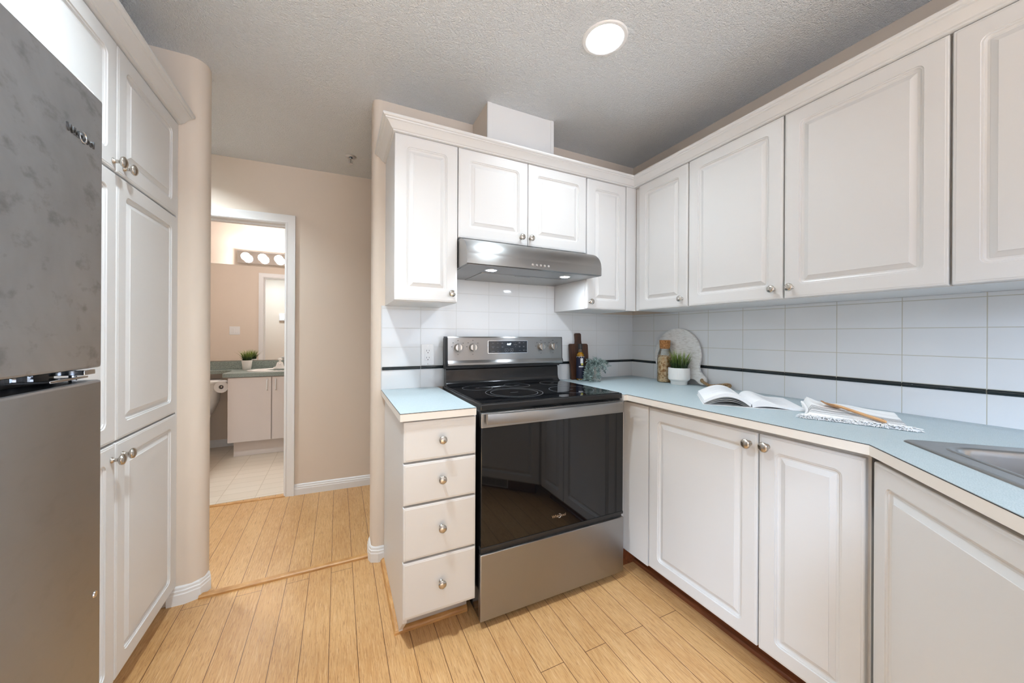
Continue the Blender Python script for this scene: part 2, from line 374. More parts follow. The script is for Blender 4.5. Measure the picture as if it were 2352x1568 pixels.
# hall wall (slightly askew) with the bathroom doorway; local frame: x along the wall, y into the bathroom
HL = Vector((-2.30, 1.11, 0)); HA = -math.radians(3.2)
def hall(o): o.location = HL; o.rotation_euler = (0, 0, HA); return o
OL, OR, OT = -.665, -.03, 2.035      # opening
mb = MB(); mb.box(-1.9, OL-.0, 0, .12, 0, CH); mb.box(OR, 2.32, 0, .12, 0, CH); mb.box(OL, OR, 0, .12, OT, CH)
hall(struct(mb, 'wall_hall', 'wall_paint'))
casing = [(0, 0), (0, -.011), (.006, -.014), (.014, -.011), (.03, -.013), (.048, -.016), (.056, -.019), (.062, -.019), (.062, 0)]
mb = MB(); mb.box(OL-.012, OL, -.004, .124, 0, OT); mb.box(OR-.012, OR, -.004, .124, 0, OT+.012); mb.box(OL-.012, OR, -.004, .124, OT-.012, OT+.004)
mb.box(OL, OL+.01, .05, .085, 0, OT-.012); mb.box(OR-.022, OR-.012, .05, .085, .03, OT-.012); mb.box(OL, OR-.012, .05, .085, OT-.022, OT-.012)
dr = hall(struct(mb, 'door_1', 'trim_white'))
for side, nm in ((0, 'casing'), (1, 'casing')):
    m = MB(); yy = (lambda h: h) if side == 0 else (lambda h: .12-h)
    m.sweep([(OR-.006, 0), (OR-.006, OT-.006), (OL+.0, OT-.006), (OL+.0, 0)], [(-a, b) for a, b in casing], lambda u, v, h: (u, yy(h), v))
    c = m.build(nm, 'trim_white', dr, world=False)
for z in (1.82, 1.095, .37):
    m = MB(); m.box(OR-.0135, OR-.012, .088, .12, z-.045, z+.045, .0004)
    hg = m.build('hinge_leaf', 'brass', dr, world=False, label='bare brass hinge plate on the door jamb')
    for dy, dz in ((.104, 0), (.098, .032), (.098, -.032)): MB().lathe([(.0035, 0), (.0035, .0006)], (OR-.0135, dy, z+dz), (-1, 0, 0), 10).build('screw', 'slot_dark', hg, world=False)
# baseboards
bbp = [(0, 0), (.013, 0), (.013, .045), (.011, .050), (.011, .060), (.008, .064), (.007, .074), (.003, .080), (0, .080)]
m = MB(); m.sweep([(2.3, 0), (OR+.056, 0)], bbp, XYZ); hall(struct(m, 'baseboard_hall', 'trim_white'))
m = MB(); m.sweep([(-2.575, .175), (-2.545, .155), (-2.535, .12), (-2.555, .072), (-2.60, .055), (-2.66, .055)], bbp, XYZ)
struct(m, 'baseboard_left', 'trim_white')
m = MB(); m.sweep([(-1.757, 0), (-1.785, 0), (-1.812, .012), (-1.82, .035), (-1.82, .105), (-1.812, .13), (-1.785, .14), (-.02, .14)], bbp, XYZ)
struct(m, 'baseboard_back', 'trim_white')
m = MB(); m.sweep([(-1.98, 2.78), (-3.63, 2.78)], bbp, XYZ); struct(m, 'baseboard_bathroom', 'trim_white')
# floor transition strips
m = MB(); m.sweep([(-2.55, .068), (-1.80, .072)], [(-.022, .0), (-.021, .009), (-.015, .014), (.006, .014), (.018, .007), (.022, 0)], XYZ); struct(m, 'trim_1', 'oak_trim')
m = MB(); m.sweep([(-.67, .0), (-.028, .0)], [(-.014, 0), (-.012, .006), (.004, .008), (.012, .005), (.014, 0)], XYZ); hall(struct(m, 'trim_2', 'oak_trim'))
# boxed duct above the wall cabinets
m = MB().box(-1.266, -.851, -.232, .0, 2.15, CH); dc = struct(m, 'trim_3', 'wall_paint')
m = MB().box(-1.268, -.849, -.240, -.232, 2.15, CH, .0015); m.box(-1.266, -1.243, -.2425, -.240, 2.15, CH, .001); m.box(-.872, -.851, -.2425, -.240, 2.15, CH, .001)
m.build('front_panel', 'trim_white', dc, label='off-white front board of the boxed duct')

# ------------------------------------------------------------------ lamps
def downlight(x, y, label, mat, group=None):
    t = thing('recessed_downlight', label, 'ceiling light', (x, y, CH), 0, group)
    MB().lathe([(.0765, .0), (.0765, -.004), (.080, -.006), (.090, -.005), (.094, -.001), (.094, 0)], (x, y, CH), seg=48, cap0=False, cap1=False).build('trim_ring', 'trim_white', t)
    pr = [(.0765, -.004)]
    for i in range(9): pr += [(.0765-.0012*i, .004+.0095*i), (.0740-.0012*i, .0075+.0095*i)]
    pr += [(.062, .092), (.0, .092)]
    MB().lathe(pr, (x, y, CH), seg=48, cap0=False, cap1=False).build('baffle', 'white_plastic', t, recalc=True)
    MB().lathe([(.058, .088), (.058, .068), (.05, .060), (.03, .055), (.0005, .053)], (x, y, CH), seg=32, cap0=True).build('bulb', mat, t)
labs = ['recessed white downlight glowing in the kitchen ceiling between range and cabinets', 'recessed downlight in front of the tall pantry, above the frame',
        'recessed downlight in the hall, hidden behind the wall end beside the pantry']
for i, ((x, y), lb) in enumerate(zip(CANS, labs)): downlight(x, y, lb, 'can_bulb_%d' % i)
t = thing('sprinkler_head', 'small chrome fire sprinkler head on the hall ceiling', 'sprinkler', (-1.908, .745, CH))
c = (-1.908, .745, CH)
MB().lathe([(.036, 0), (.036, -.002), (.024, -.008), (.013, -.009), (.013, 0)], c, seg=28).build('escutcheon', 'chrome', t)
m = MB().lathe([(.008, -.006), (.008, -.018), (.004, -.02)], c, seg=16)
for s in (-1, 1): m.tube([(c[0]+s*.008, c[1], CH-.016), (c[0]+s*.013, c[1], CH-.026), (c[0]+s*.010, c[1], CH-.040), (c[0]+s*.003, c[1], CH-.048)], .0022, 8)
m.build('frame', 'chrome', t)
MB().tube([(c[0], c[1], CH-.018), (c[0], c[1], CH-.046)], .0018, 8).build('glass_bulb', 'slot_dark', t)
m = MB().lathe([(.004, -.046), (.014, -.050), (.014, -.052), (.004, -.053)], c, seg=20); m.build('deflector', 'chrome', t)

# ------------------------------------------------------------------ cabinet pieces
def place(origin, th): return Matrix.Translation(Vector(origin)) @ Matrix.Rotation(th, 4, 'Z')
TH_BACK, TH_RIGHT, TH_LEFT, TH_DIAG = 0, -PI/2, PI/2, -math.radians(135)
def door(root, origin, th, wd, ht, name='door', raised=True, mat='cabinet_white', t=.019, label=None):
    rg = []
    def ring(i, d, r): rg.append(rrect(i, wd-i, i, ht-i, max(r, .0006), d))
    ring(0, t, .003); ring(0, .005, .003); ring(.001, .0028, .003); ring(.003, .0012, .003); ring(.007, .0008, .003); ring(.0085, 0, .003)
    if raised:
        g = min(.052, wd*.18)
        ring(g, 0, .020); ring(g+.0012, .0032, .0185); ring(g+.0055, .0036, .015); ring(g+.0067, .0066, .0135); ring(g+.011, .0088, .009); ring(g+.016, .0088, .003); ring(g+.0175, .0076, .001); ring(g+.031, .0018, .001); ring(g+.0318, .0004, .001)
    m = MB(); m.rings(rg); m.bm.transform(place(origin, th)); return m.build(name, mat, root, ang=11, label=label)
KN = None
def knob(par, pos, th, bigger=1):
    global KN
    root = par
    while root.parent: root = root.parent
    if KN is None:
        pr = [(.0085, 0), (.0085, .0015), (.0072, .003), (.0052, .006), (.0048, .012), (.0062, .0155), (.0115, .0175), (.0152, .0205), (.0160, .0235), (.0148, .0265), (.0105, .0292), (.005, .0305), (.0006, .0308)]
        m = MB().lathe(pr, (0, 0, 0), (0, -1, 0), 48, mod=lambda r, z, a: (.00028*math.cos(6*(a+ (z-.0175)*45)) if z > .018 and r > .004 else 0))
        bmesh.ops.recalc_face_normals(m.bm, faces=m.bm.faces[:])
        KN = bpy.data.meshes.new('knob'); m.bm.to_mesh(KN); m.bm.free()
        for p in KN.polygons: p.use_smooth = True
        KN.materials.append(M['nickel'])
    o = bpy.data.objects.new('knob', KN); COL.objects.link(o); o.parent = par
    o.location = Vector(pos)-Vector(root.location); o.rotation_euler = (0, 0, th); o.scale = (bigger,)*3
    o['label'] = 'brushed nickel knob'
    return o
WZ0, WZ1 = 1.363, 2.122
G_UP = 'white wall cabinets'
# --- back wall, left single
YB = -.348       # face of back wall-cabinet doors
def carc(x0, x1, y0, y1, z0, z1, root, name='body'): return MB().box(x0, x1, y0, y1, z0, z1, .001).build(name, 'cabinet_white', root)
t = thing('wall_cabinet', 'tall narrow white wall cabinet left of the range hood', 'cabinet', (-1.61, -.16, WZ0), 0, G_UP)
carc(-1.757, -1.462, YB+.02, 0, WZ0, WZ1, t)
d = door(t, (-1.757, YB, WZ0+.002), TH_BACK, .294, WZ1-WZ0-.003); knob(d, (-1.494, YB, 1.405), TH_BACK)
t = thing('wall_cabinet', 'short two-door white wall cabinet directly above the range hood', 'cabinet', (-1.08, -.16, 1.683), 0, G_UP)
carc(-1.460, -.692, YB+.02, 0, 1.683, WZ1, t)
d = door(t, (-1.459, YB, 1.684), TH_BACK, .382, WZ1-1.685); knob(d, (-1.118, YB, 1.722), TH_BACK)
d = door(t, (-1.074, YB, 1.684), TH_BACK, .380, WZ1-1.685); knob(d, (-1.062, YB, 1.722), TH_BACK)
t = thing('wall_cabinet', 'narrow white wall cabinet right of the range hood, next to the corner', 'cabinet', (-.5, -.16, WZ0), 0, G_UP)
carc(-.690, -.312, YB+.02, 0, WZ0, WZ1, t)
d = door(t, (-.687, YB, WZ0+.002), TH_BACK, .292, WZ1-WZ0-.003); knob(d, (-.667, YB, 1.405), TH_BACK)
MB().box(-.392, -.312, YB, YB+.019, WZ0-.001, WZ1, .001).build('filler_strip', 'cabinet_white', t)
# --- right wall
XR = -.331
def rdoor(t, ya, yb, z0=WZ0+.002, z1=WZ1-.001): return door(t, (XR, ya, z0), TH_RIGHT, ya-yb, z1-z0)
t = thing('wall_cabinet', 'white wall cabinet in the corner, first one on the tiled right wall', 'cabinet', (-.16, -.55, WZ0), 0, G_UP)
MB().box(XR+.02, 0, -.735, -.349, WZ0, WZ1, .001).build('body', 'cabinet_white', t)
d = rdoor(t, -.389, -.732); knob(d, (XR, -.700, 1.407), TH_RIGHT)
t = thing('wall_cabinet', 'wide white wall cabinet with two unequal doors above the open book', 'cabinet', (-.16, -1.18, WZ0), 0, G_UP)
MB().box(XR+.02, 0, -1.636, -.736, WZ0, WZ1, .001).build('body', 'cabinet_white', t)
d = rdoor(t, -.738, -1.183); knob(d, (XR, -1.150, 1.407), TH_RIGHT)
d = rdoor(t, -1.189, -1.634); knob(d, (XR, -1.217, 1.407), TH_RIGHT)
t = thing('wall_cabinet', 'white wall cabinet above the sink at the right edge of the photo', 'cabinet', (-.16, -2.1, WZ0), 0, G_UP)
MB().box(XR+.02, 0, -2.69, -1.637, WZ0, WZ1, .001).build('body', 'cabinet_white', t)
d = rdoor(t, -1.640, -2.160); d = rdoor(t, -2.164, -2.686)
# crown moulding
CROWN = [(-.019, .0005), (.003, .0005), (.008, .002), (.009, .006), (.015, .008), (.020, .013), (.028, .023), (.038, .031), (.045, .033), (.046, .037), (.053, .039), (.056, .043), (.056, .050), (-.019, .050)]
m = MB(); m.sweep([(-1.757, -.004), (-1.757, YB), (XR, YB), (XR, -2.69)][::-1], [(o, WZ1+h) for o, h in CROWN][::-1], XYZ)
tag(m.build('crown_moulding', 'cabinet_white'), 'white crown moulding along the top of the L-shaped wall cabinets', 'moulding')
# --- pantry
PX = -2.625; PZ1 = 2.138
t = thing('pantry_cabinet', 'tall white pantry cabinet with stacked doors behind the refrigerator', 'cabinet', (-2.93, -.42, 0))
m = MB(); m.box(-3.245, PX-.02, -.90, .053, .085, PZ1, .001); m.build('body', 'cabinet_white', t)
MB().box(PX-.02, PX-.004, .034, .053, .085, PZ1, .001).build('filler_strip', 'cabinet_white', t)
MB().box(-3.245, PX-.06, -.90, .050, 0, .085, .001).build('toe_kick', 'cabinet_white', t)
for (z0, z1, kz) in ((.090, .855, .808), (.861, 1.718, None), (1.725, PZ1-.003, 1.752)):
    a = door(t, (PX, -.445, z0), TH_LEFT, .476, z1-z0); b = door(t, (PX, -.899, z0), TH_LEFT, .450, z1-z0)
    if kz: knob(a, (PX, -.408, kz), TH_LEFT, 1.1); knob(b, (PX, -.472, kz-.001), TH_LEFT, 1.1)
m = MB(); m.sweep([(PX, .052), (PX, -.90)][::-1], [(-o, PZ1+h) for o, h in CROWN], XYZ)
tag(m.build('crown_moulding', 'cabinet_white'), 'white crown moulding along the top of the tall pantry cabinet', 'moulding')
t = thing('bridge_cabinet', 'white cabinet above and behind the refrigerator, left of the pantry', 'cabinet', (-2.95, -1.32, 1.76))
MB().box(-3.245, PX-.02, -1.75, -.902, 1.76, PZ1, .001).build('body', 'cabinet_white', t)
door(t, (PX, -1.325, 1.764), TH_LEFT, .42, PZ1-1.767); door(t, (PX, -1.748, 1.764), TH_LEFT, .42, PZ1-1.767)
# --- drawer base left of the range
YD = -.645
t = thing('drawer_cabinet', 'white base cabinet with four drawers left of the range', 'cabinet', (-1.61, -.31, 0))
m = MB(); m.box(-1.741, -1.466, YD+.02, -.015, .115, .880); m.build('body', 'cabinet_white', t)
m = MB(); m.prism([(-.012, 0), (-.012, .880), (YD+.02, .880), (YD+.02, .105), (-.535, .015), (-.535, 0)], -1.757, -1.741, lambda u, v, h: (h, u, v), .001); m.build('side_panel', 'cabinet_white', t)
MB().box(-1.741, -1.466, -.518, -.503, 0, .115).build('toe_kick', 'ceramic_grey', t, label='scuffed greyish toe board')
for z0, z1, kz in ((.724, .876, .800), (.560, .717, .645), (.350, .553, .456), (.130, .343, .240)):
    d = door(t, (-1.760, YD, z0), TH_BACK, .289, z1-z0, 'drawer', raised=False); knob(d, (-1.614, YD, kz), TH_BACK)
QR = [(0, 0), (.018, 0), (.017, .008), (.013, .014), (.006, .018), (0, .019)]
m = MB(); m.sweep([(-1.757, -.006), (-1.757, -.519), (-1.467, -.519)][::-1], [(o, h) for o, h in QR][::-1], XYZ)
m.build('shoe_moulding', 'oak_trim', t, label='honey oak shoe moulding along the floor')
# --- right base run
XB = -.640
t = thing('base_cabinet', 'white base cabinet with two panelled doors between range and sink', 'cabinet', (-.32, -1.0, 0))
MB().box(XB+.02, -.005, -1.565, -.50, .105, .880, .001).build('body', 'cabinet_white', t)
MB().box(-.688, -.03, -.60, -.03, .104, .880, .001).build('corner_box', 'cabinet_white', t)
MB().box(XB, XB+.019, -.766, -.602, .103, .868, .001).build('filler_strip', 'cabinet_white', t)
d = door(t, (XB, -.770, .108), TH_RIGHT, .497, .757); knob(d, (XB, -1.240, .823), TH_RIGHT, 1.1)
d = door(t, (XB, -1.272, .108), TH_RIGHT, .286, .757); knob(d, (XB, -1.300, .827), TH_RIGHT, 1.1)
m = MB(); m.box(-.537, -.517, -1.574, -.50, 0, .103); m.box(-.688, -.517, -.585, -.566, 0, .103); m.build('toe_kick', 'dark_wood_trim', t, label='dark reddish wood toe board')
m = MB(); m.sweep([(-.537, -1.574), (-.537, -.585)], [(o, h) for o, h in QR], XYZ); m.build('shoe_moulding', 'dark_wood_trim', t)
# sink base, turned 45 degrees across the corner
u = Vector((-math.sqrt(.5), -math.sqrt(.5), 0)); nrm = Vector((-math.sqrt(.5), math.sqrt(.5), 0)); B1 = Vector((XB, -1.572, 0))
t = thing('base_cabinet', 'white diagonal base cabinet under the sink in the corner', 'cabinet', (-.6, -1.95, 0))
L = .655
p1 = B1-nrm*.02+u*.006; p2 = p1+u*L
MB().prism([(p1.x, p1.y), (p2.x, p2.y), (p2.x+.03, -2.69), (-.01, -2.69), (-.01, -1.575), (p1.x+.02, -1.575)], .105, .70, XYZ).build('body', 'cabinet_white', t)
d = door(t, (B1+u*.006+Vector((0, 0, .108)))[:], TH_DIAG, .64, .757)
q1 = B1-nrm*.085; q2 = q1+u*L; q1 = q1+u*.06
MB().prism([(q1.x, q1.y), (q2.x, q2.y), ((q2-nrm*.02).x, (q2-nrm*.02).y), ((q1-nrm*.02).x, (q1-nrm*.02).y)], 0, .103, XYZ).build('toe_kick', 'dark_wood_trim', t)
g0 = q1+u*.22
m = MB(); g1 = g0+u*.30
gp = lambda c_, d_: (c_.x+nrm.x*d_, c_.y+nrm.y*d_)
m.prism([gp(g0, .001), gp(g1, .001), gp(g1, .005), gp(g0, .005)], .012, .092, XYZ); gr = m.build('vent_grille', 'trim_white', t)
for i in range(24): c0 = g0+u*(.012+.012*i); c1 = c0+u*.006; MB().prism([gp(c0, .004), gp(c1, .004), gp(c1, .0056), gp(c0, .0056)], .020, .084, XYZ).build('grille_slot', 'slot_dark', gr)
t = thing('base_cabinet', 'white end base cabinet beyond the sink, behind the frame edge', 'cabinet', (-1.23, -2.3, 0))
MB().box(-1.36, -1.135, -2.69, -2.03, .105, .880, .001).build('body', 'cabinet_white', t)
door(t, (-1.14, -2.012, .108), PI, .215, .757)
MB().box(-1.35, -1.14, -2.69, -2.09, 0, .105).build('toe_kick', 'dark_wood_trim', t)

# ------------------------------------------------------------------ counters
def slab(poly, holes, top, thick, root, edge_pts, lam=.0025):
    m = plate_with_holes(poly, holes, top-thick, top-lam); m.build('edge_band', 'counter_edge', root, label='cream edge band')
    m = plate_with_holes(poly, holes, top-lam, top); m.build('top', 'laminate', root)
    m = MB()
    for a, b in zip(edge_pts, edge_pts[1:]):
        d = (Vector(b)-Vector(a)).normalized(); nn = Vector((d.y, -d.x))*.0004
        a2, b2 = Vector(a)+nn, Vector(b)+nn
        m.prism([(a2.x, a2.y), (b2.x, b2.y), (b2.x-nn.x*3, b2.y-nn.y*3), (a2.x-nn.x*3, a2.y-nn.y*3)], top-lam-.0008, top-lam+.0010, XYZ)
    m.build('seam_line', 'slot_dark', root)
CT = .914
t = thing('countertop', 'short pale blue laminate countertop left of the range', 'countertop', (-1.62, -.33, CT-.031))
slab([(-1.774, -.655), (-1.474, -.655), (-1.474, -.007), (-1.774, -.007)], [], CT, .031, t, [(-1.774, -.007), (-1.774, -.655), (-1.474, -.655)])
t = thing('countertop', 'long pale blue laminate countertop along the right wall with angled sink corner', 'countertop', (-.35, -1.2, CT-.031))
Q = Vector((-.528, -1.589)); U2 = Vector((-math.sqrt(.5), -math.sqrt(.5))); V2 = Vector((math.sqrt(.5), -math.sqrt(.5)))
SW, SD = .84, .54
sink_hole = [Q+U2*a+V2*b for a, b in ((.03, .03), (SW-.03, .03), (SW-.03, SD-.03), (.03, SD-.03))]
cpts = [(-.688, -.655), (-.668, -.655), (-.666, -1.576), (-1.130, -2.040), (-1.37, -2.040), (-1.37, -2.698), (-.007, -2.698), (-.007, -.007), (-.688, -.007)]
slab(cpts, [[tuple(p) for p in sink_hole]], CT, .031, t, cpts[::1][:5])

# sink
def S3(a, b, z): p = Q+U2*a+V2*b; return Vector((p.x, p.y, z))
t = thing('kitchen_sink', 'double-bowl stainless steel drop-in sink set diagonally in the counter corner', 'sink', (-.7, -2.0, CT))
def rr2(a0, a1, b0, b1, r, z, k=7):
    return [S3(p.x, p.z, z) for p in rrect(a0, a1, b0, b1, r, 0, k)]
def bowl(a0, a1, b0, b1, dep):
    rg = []
    for i, z, r in ((-.012, .0035, .062), (-.008, .0050, .060), (0, .0045, .055), (.004, .0, .052), (.007, -.012, .05), (.014, -dep*.8, .045), (.024, -dep*.95, .04), (.05, -dep, .03)): rg.append(rr2(a0+i, a1-i, b0+i, b1-i, r, CT+z))
    m = MB(); m.rings(rg, True, False, True); return m.build('bowl', 'sink_steel', t, ang=50, recalc=False)
m = MB(); m.rings([rr2(0, SW, 0, SD, .03, CT+.0002), rr2(.002, SW-.002, .002, SD-.002, .03, CT+.0025), rr2(.007, SW-.007, .007, SD-.007, .026, CT+.0036), rr2(.012, SW-.012, .012, SD-.012, .024, CT+.0030)], True, False, False)
# deck: plate with two bowl openings
dk = plate_with_holes([tuple(p[:2]) for p in rr2(.012, SW-.012, .012, SD-.012, .024, 0)], [[tuple(p[:2]) for p in rr2(a-.012, b+.012, .058-.012, .40+.012, .062, 0)][::1] for a, b in ((.062, .40), (.45, .785))], CT+.0024, CT+.0032)
me = bpy.data.meshes.new('t'); dk.bm.to_mesh(me); m.bm.from_mesh(me); dk.bm.free()
m.build('rim', 'sink_steel', t, ang=50)
bowl(.062, .40, .058, .40, .19); bowl(.45, .785, .058, .40, .19)
# faucet further along the deck
m = MB().lathe([(.03, 0), (.03, .01), (.018, .016), (.016, .12), (.012, .14)], S3(.42, .475, CT+.0035), seg=24); m.tube([S3(.42, .475, CT+.13), S3(.42, .465, CT+.24), S3(.42, .40, CT+.30), S3(.42, .32, CT+.28), S3(.42, .30, CT+.24)], .011, 12)
tag(m.build('kitchen_faucet', 'chrome'), 'chrome kitchen faucet on the far deck of the diagonal sink', 'faucet')

# ------------------------------------------------------------------ backsplash
t = thing('backsplash', 'white glazed tile backsplash behind the range', 'backsplash', (-.9, 0, CT))
MB().box(-1.776, -.0065, -.0065, -.0005, CT, WZ0-.0005).box(-1.459, -.693, -.0065, -.0005, WZ0-.001, 1.535).build('tiles', 'tile_back', t)
def border(a0, a1, joints, to_xyz, root):
    m = MB(); ed = [a0]+[j for j in joints if a0 < j < a1]+[a1]
    for p, q in zip(ed, ed[1:]):
        p += .0016; q -= .0016; nseg = max(2, int((q-p)/.0045)); rg = []
        for i in range(nseg+1):
            s = p+(q-p)*i/nseg; rg.append([to_xyz(s, .0065+.0075*math.sin(PI*k/8)*(1+.16*math.cos(k*1.1+s*2*PI/.0118)), 1.0255-.0085*math.cos(PI*k/8)) for k in range(9)])
        m.rings(rg, True)
    return m.build('border_strip', 'border_tile', root, ang=60, label='glossy black rope-pattern border strip')
border(-1.776, -.0065, [-(.1369+.2045*k) for k in range(9)][::-1], lambda s, d, z: Vector((s, -d, z)), t)
t = thing('backsplash', 'white glazed tile backsplash along the right wall', 'backsplash', (0, -1.3, CT))
MB().box(-.0065, -.0005, -2.699, -.0005, CT, WZ0-.0005).build('tiles', 'tile_right', t)
border(-2.698, -.0065, [-(.2088+.2045*k) for k in range(13)][::-1], lambda s, d, z: Vector((-d, s, z)), t)
t = thing('wall_outlet', 'white duplex wall outlet on the tiles left of the range', 'outlet', (-1.529, -.0065, 1.097))
MB().box(-1.565, -1.493, -.0115, -.0066, 1.038, 1.155, .002).build('cover_plate', 'white_plastic', t)
MB().box(-1.546, -1.511, -.0135, -.0113, 1.063, 1.131, .001).build('receptacle', 'white_plastic', t)
for zc in (1.116, 1.077):
    MB().box(-1.5365, -1.5345, -.0140, -.0134, zc-.001, zc+.008).build('slot', 'slot_dark', t); MB().box(-1.5225, -1.5205, -.0140, -.0134, zc, zc+.007).build('slot', 'slot_dark', t)
    MB().lathe([(.0026, 0), (.0026, .0006)], (-1.5285, -.0134, zc-.008), (0, -1, 0), 12).build('ground_hole', 'slot_dark', t)
for zc in (1.148, 1.045): MB().lathe([(.003, 0), (.003, .001)], (-1.529, -.0114, zc), (0, -1, 0), 12).build('screw', 'nickel', t)

# ------------------------------------------------------------------ range
t = thing('electric_range', 'freestanding stainless steel electric range with black glass cooktop', 'stove', (-1.074, -.34, 0))
RX0, RX1, YF = -1.453, -.695, -.657
MB().box(RX0+.002, RX1-.002, -.635, -.03, .028, .895, .002).build('body', 'black_enamel', t)
for x in (RX0+.06, RX1-.06):
    for y in (-.60, -.08): MB().lathe([(.016, 0), (.016, .012), (.009, .014), (.009, .03)], (x, y, 0), seg=16).build('foot', 'black_plastic', t)
# cooktop: enamel frame and glass
m = MB(); m.box(RX0-.001, RX1+.001, -.648, -.045, .893, .921, .005, 2)
ck = m.build('cooktop', 'black_enamel', t)
MB().box(RX0+.010, RX1-.010, -.640, -.085, .9205, .9235, .001).build('glass_surface', 'black_glass', ck)
def burner(cx, cy, rads, name='burner_ring'):
    for r in rads:
        MB().lathe([(r-.0011, 0), (r-.0011, .0003), (r+.0011, .0003), (r+.0011, 0)], (cx, cy, .9236), seg=72, cap0=False, cap1=False).build(name, 'ring_print', ck)
burner(-1.190, -.425, (.143, .118)); burner(-1.306, -.212, (.081,)); burner(-1.064, -.200, (.074,)); burner(-.868, -.455, (.118,)); burner(-.825, -.195, (.074,))
for cx, cy, hw_ in ((-1.19, -.425, .022), (-1.306, -.212, .010), (-1.064, -.200, .016), (-.868, -.455, .010), (-.825, -.195, .010)):
    MB().box(cx-hw_, cx+hw_, cy-.0012, cy+.0012, .9236, .9239).build('burner_print', 'ring_print', ck)
# cove between cooktop and control panel
prof = [(-.050, .900), (-.105, .919), (-.102, .925), (-.090, .929), (-.080, .938), (-.074, .955), (-.072, 1.005), (-.066, 1.020), (-.03, 1.020), (-.03, .9)]
m = MB().prism(prof, RX0+.012, RX1-.012, lambda a, b, h: (h, a, b)); m.build('rear_cove', 'black_enamel', t, ang=50)
MB().box(RX0+.006, RX1-.006, -.085, -.028, 1.018, 1.190, .002).build('console_housing', 'black_plastic', t)
pr = [(-.084, 1.033), (-.108, 1.034), (-.113, 1.040), (-.113, 1.050), (-.106, 1.062), (-.102, 1.066), (-.098, 1.192), (-.094, 1.199), (-.06, 1.199), (-.06, 1.190), (-.084, 1.190)]
m = MB().prism(pr, RX0+.014, RX1+.002, lambda a, b, h: (h, a, b)); con = m.build('control_panel', 'steel', t, ang=24)
for x, nm in ((RX0+.0125, 'end_cap'), (RX1+.0025, 'end_cap')):
    MB().prism([(a-.0005, b) for a, b in pr][:9]+[(-.028, 1.199), (-.028, 1.033)], x-.0035, x+.001, lambda a, b, h: (h, a, b)).build(nm, 'black_plastic', con)
for x in (-1.381, -1.294, -.848, -.761):
    yk = -.1005
    MB().lathe([(.0305, 0), (.0305, .0006), (.0295, .0008), (.0295, 0)], (x, yk, 1.138), (0, -1, .03), 40, cap0=False, cap1=False).build('dial_ring', 'print_grey', con)
    m = MB().lathe([(.0225, .001), (.0225, .004), (.0215, .006), (.0205, .019), (.0185, .0215), (.0004, .0220)], (x, yk, 1.138), (0, -1, .03), 40)
    k = m.build('control_knob', 'nickel', con, label='brushed metal burner knob')
    MB().box(x-.0055, x+.0055, yk-.030, yk-.020, 1.138-.0205, 1.138+.0205, .0015).build('grip', 'steel', k)
    for dx, dz in ((0, .039), (0, -.039), (-.036, .004), (.030, .024), (-.028, .026)): MB().box(x+dx-.003, x+dx+.003, yk-.0012, yk+.002, 1.138+dz-.0012, 1.138+dz+.0012).build('dial_mark', 'slot_dark', con)
DX0, DX1, DZ0, DZ1 = -1.2, -.947, 1.104, 1.174
m = MB().box(DX0-.003, DX1+.003, -.1030, -.098, DZ0-.003, DZ1+.002, .001); m.build('display_frame', 'chrome', con)
dp = MB().box(DX0, DX1, -.1042, -.099, DZ0, DZ1, .0008).build('display', 'display_black', con)
R90 = Matrix.Rotation(PI/2, 4, 'X')
def ptext(s, x, z, size, mat, name, par, y=-.1043, bold=0, shear=0): return text_mesh(s, size, .0002, mat, name, par, Matrix.Translation((x, y, z)) @ R90, 'CENTER', bold, shear)
def P2(px, py): return DX0+(px-235)/(1985-235)*(DX1-DX0), DZ1-(py-175)/(665-175)*(DZ1-DZ0)
x, z = P2(1140, 312); ptext('4:47', x, z, .0155, 'clock_glow', 'clock_digits', dp, bold=.0001, shear=.1)
for px, py, wd in ((430, 265, 80), (640, 263, 66), (840, 250, 50), (840, 280, 74), (435, 410, 110), (435, 448, 60), (640, 428, 96), (842, 405, 78), (848, 438, 62), (450, 600, 116), (650, 598, 76), (1435, 332, 145), (1620, 235, 70), (1620, 265, 88), (1815, 248, 62), (1630, 395, 72), (1630, 428, 60), (1820, 395, 72), (1820, 425, 60), (1640, 575, 74), (1830, 552, 92), (1830, 585, 50), (1935, 568, 46), (1430, 258, 30), (1440, 405, 34)):
    x, z = P2(px, py); s_ = wd/1750*.253
    MB().box(x-s_/2, x+s_/2, -.1046, -.1040, z-.0009, z+.0009).build('key_label', 'key_print', dp)
for px in (1040, 1260):
    x, z = P2(px, 560); m = MB(); rr = [(a, b) for a, b in ((-.0105, .0085), (.0105, .0085), (.0105, -.004), (.006, -.0095), (-.006, -.0095), (-.0105, -.004), (-.0105, .0085))]
    m.tube([(x+a, -.1044, z+b) for a, b in rr], .0006, 6)
    m.build('key_outline', 'print_grey', dp); m = MB()
    if px == 1040: m.prism([(x-.0022, z-.003), (x+.003, z), (x-.0022, z+.003)], -.1046, -.1041, lambda a, b, h: (a, h, b))
    else: m.box(x-.0022, x+.0022, -.1046, -.1041, z-.0022, z+.0022)
    m.build('key_icon', 'print_grey', dp)
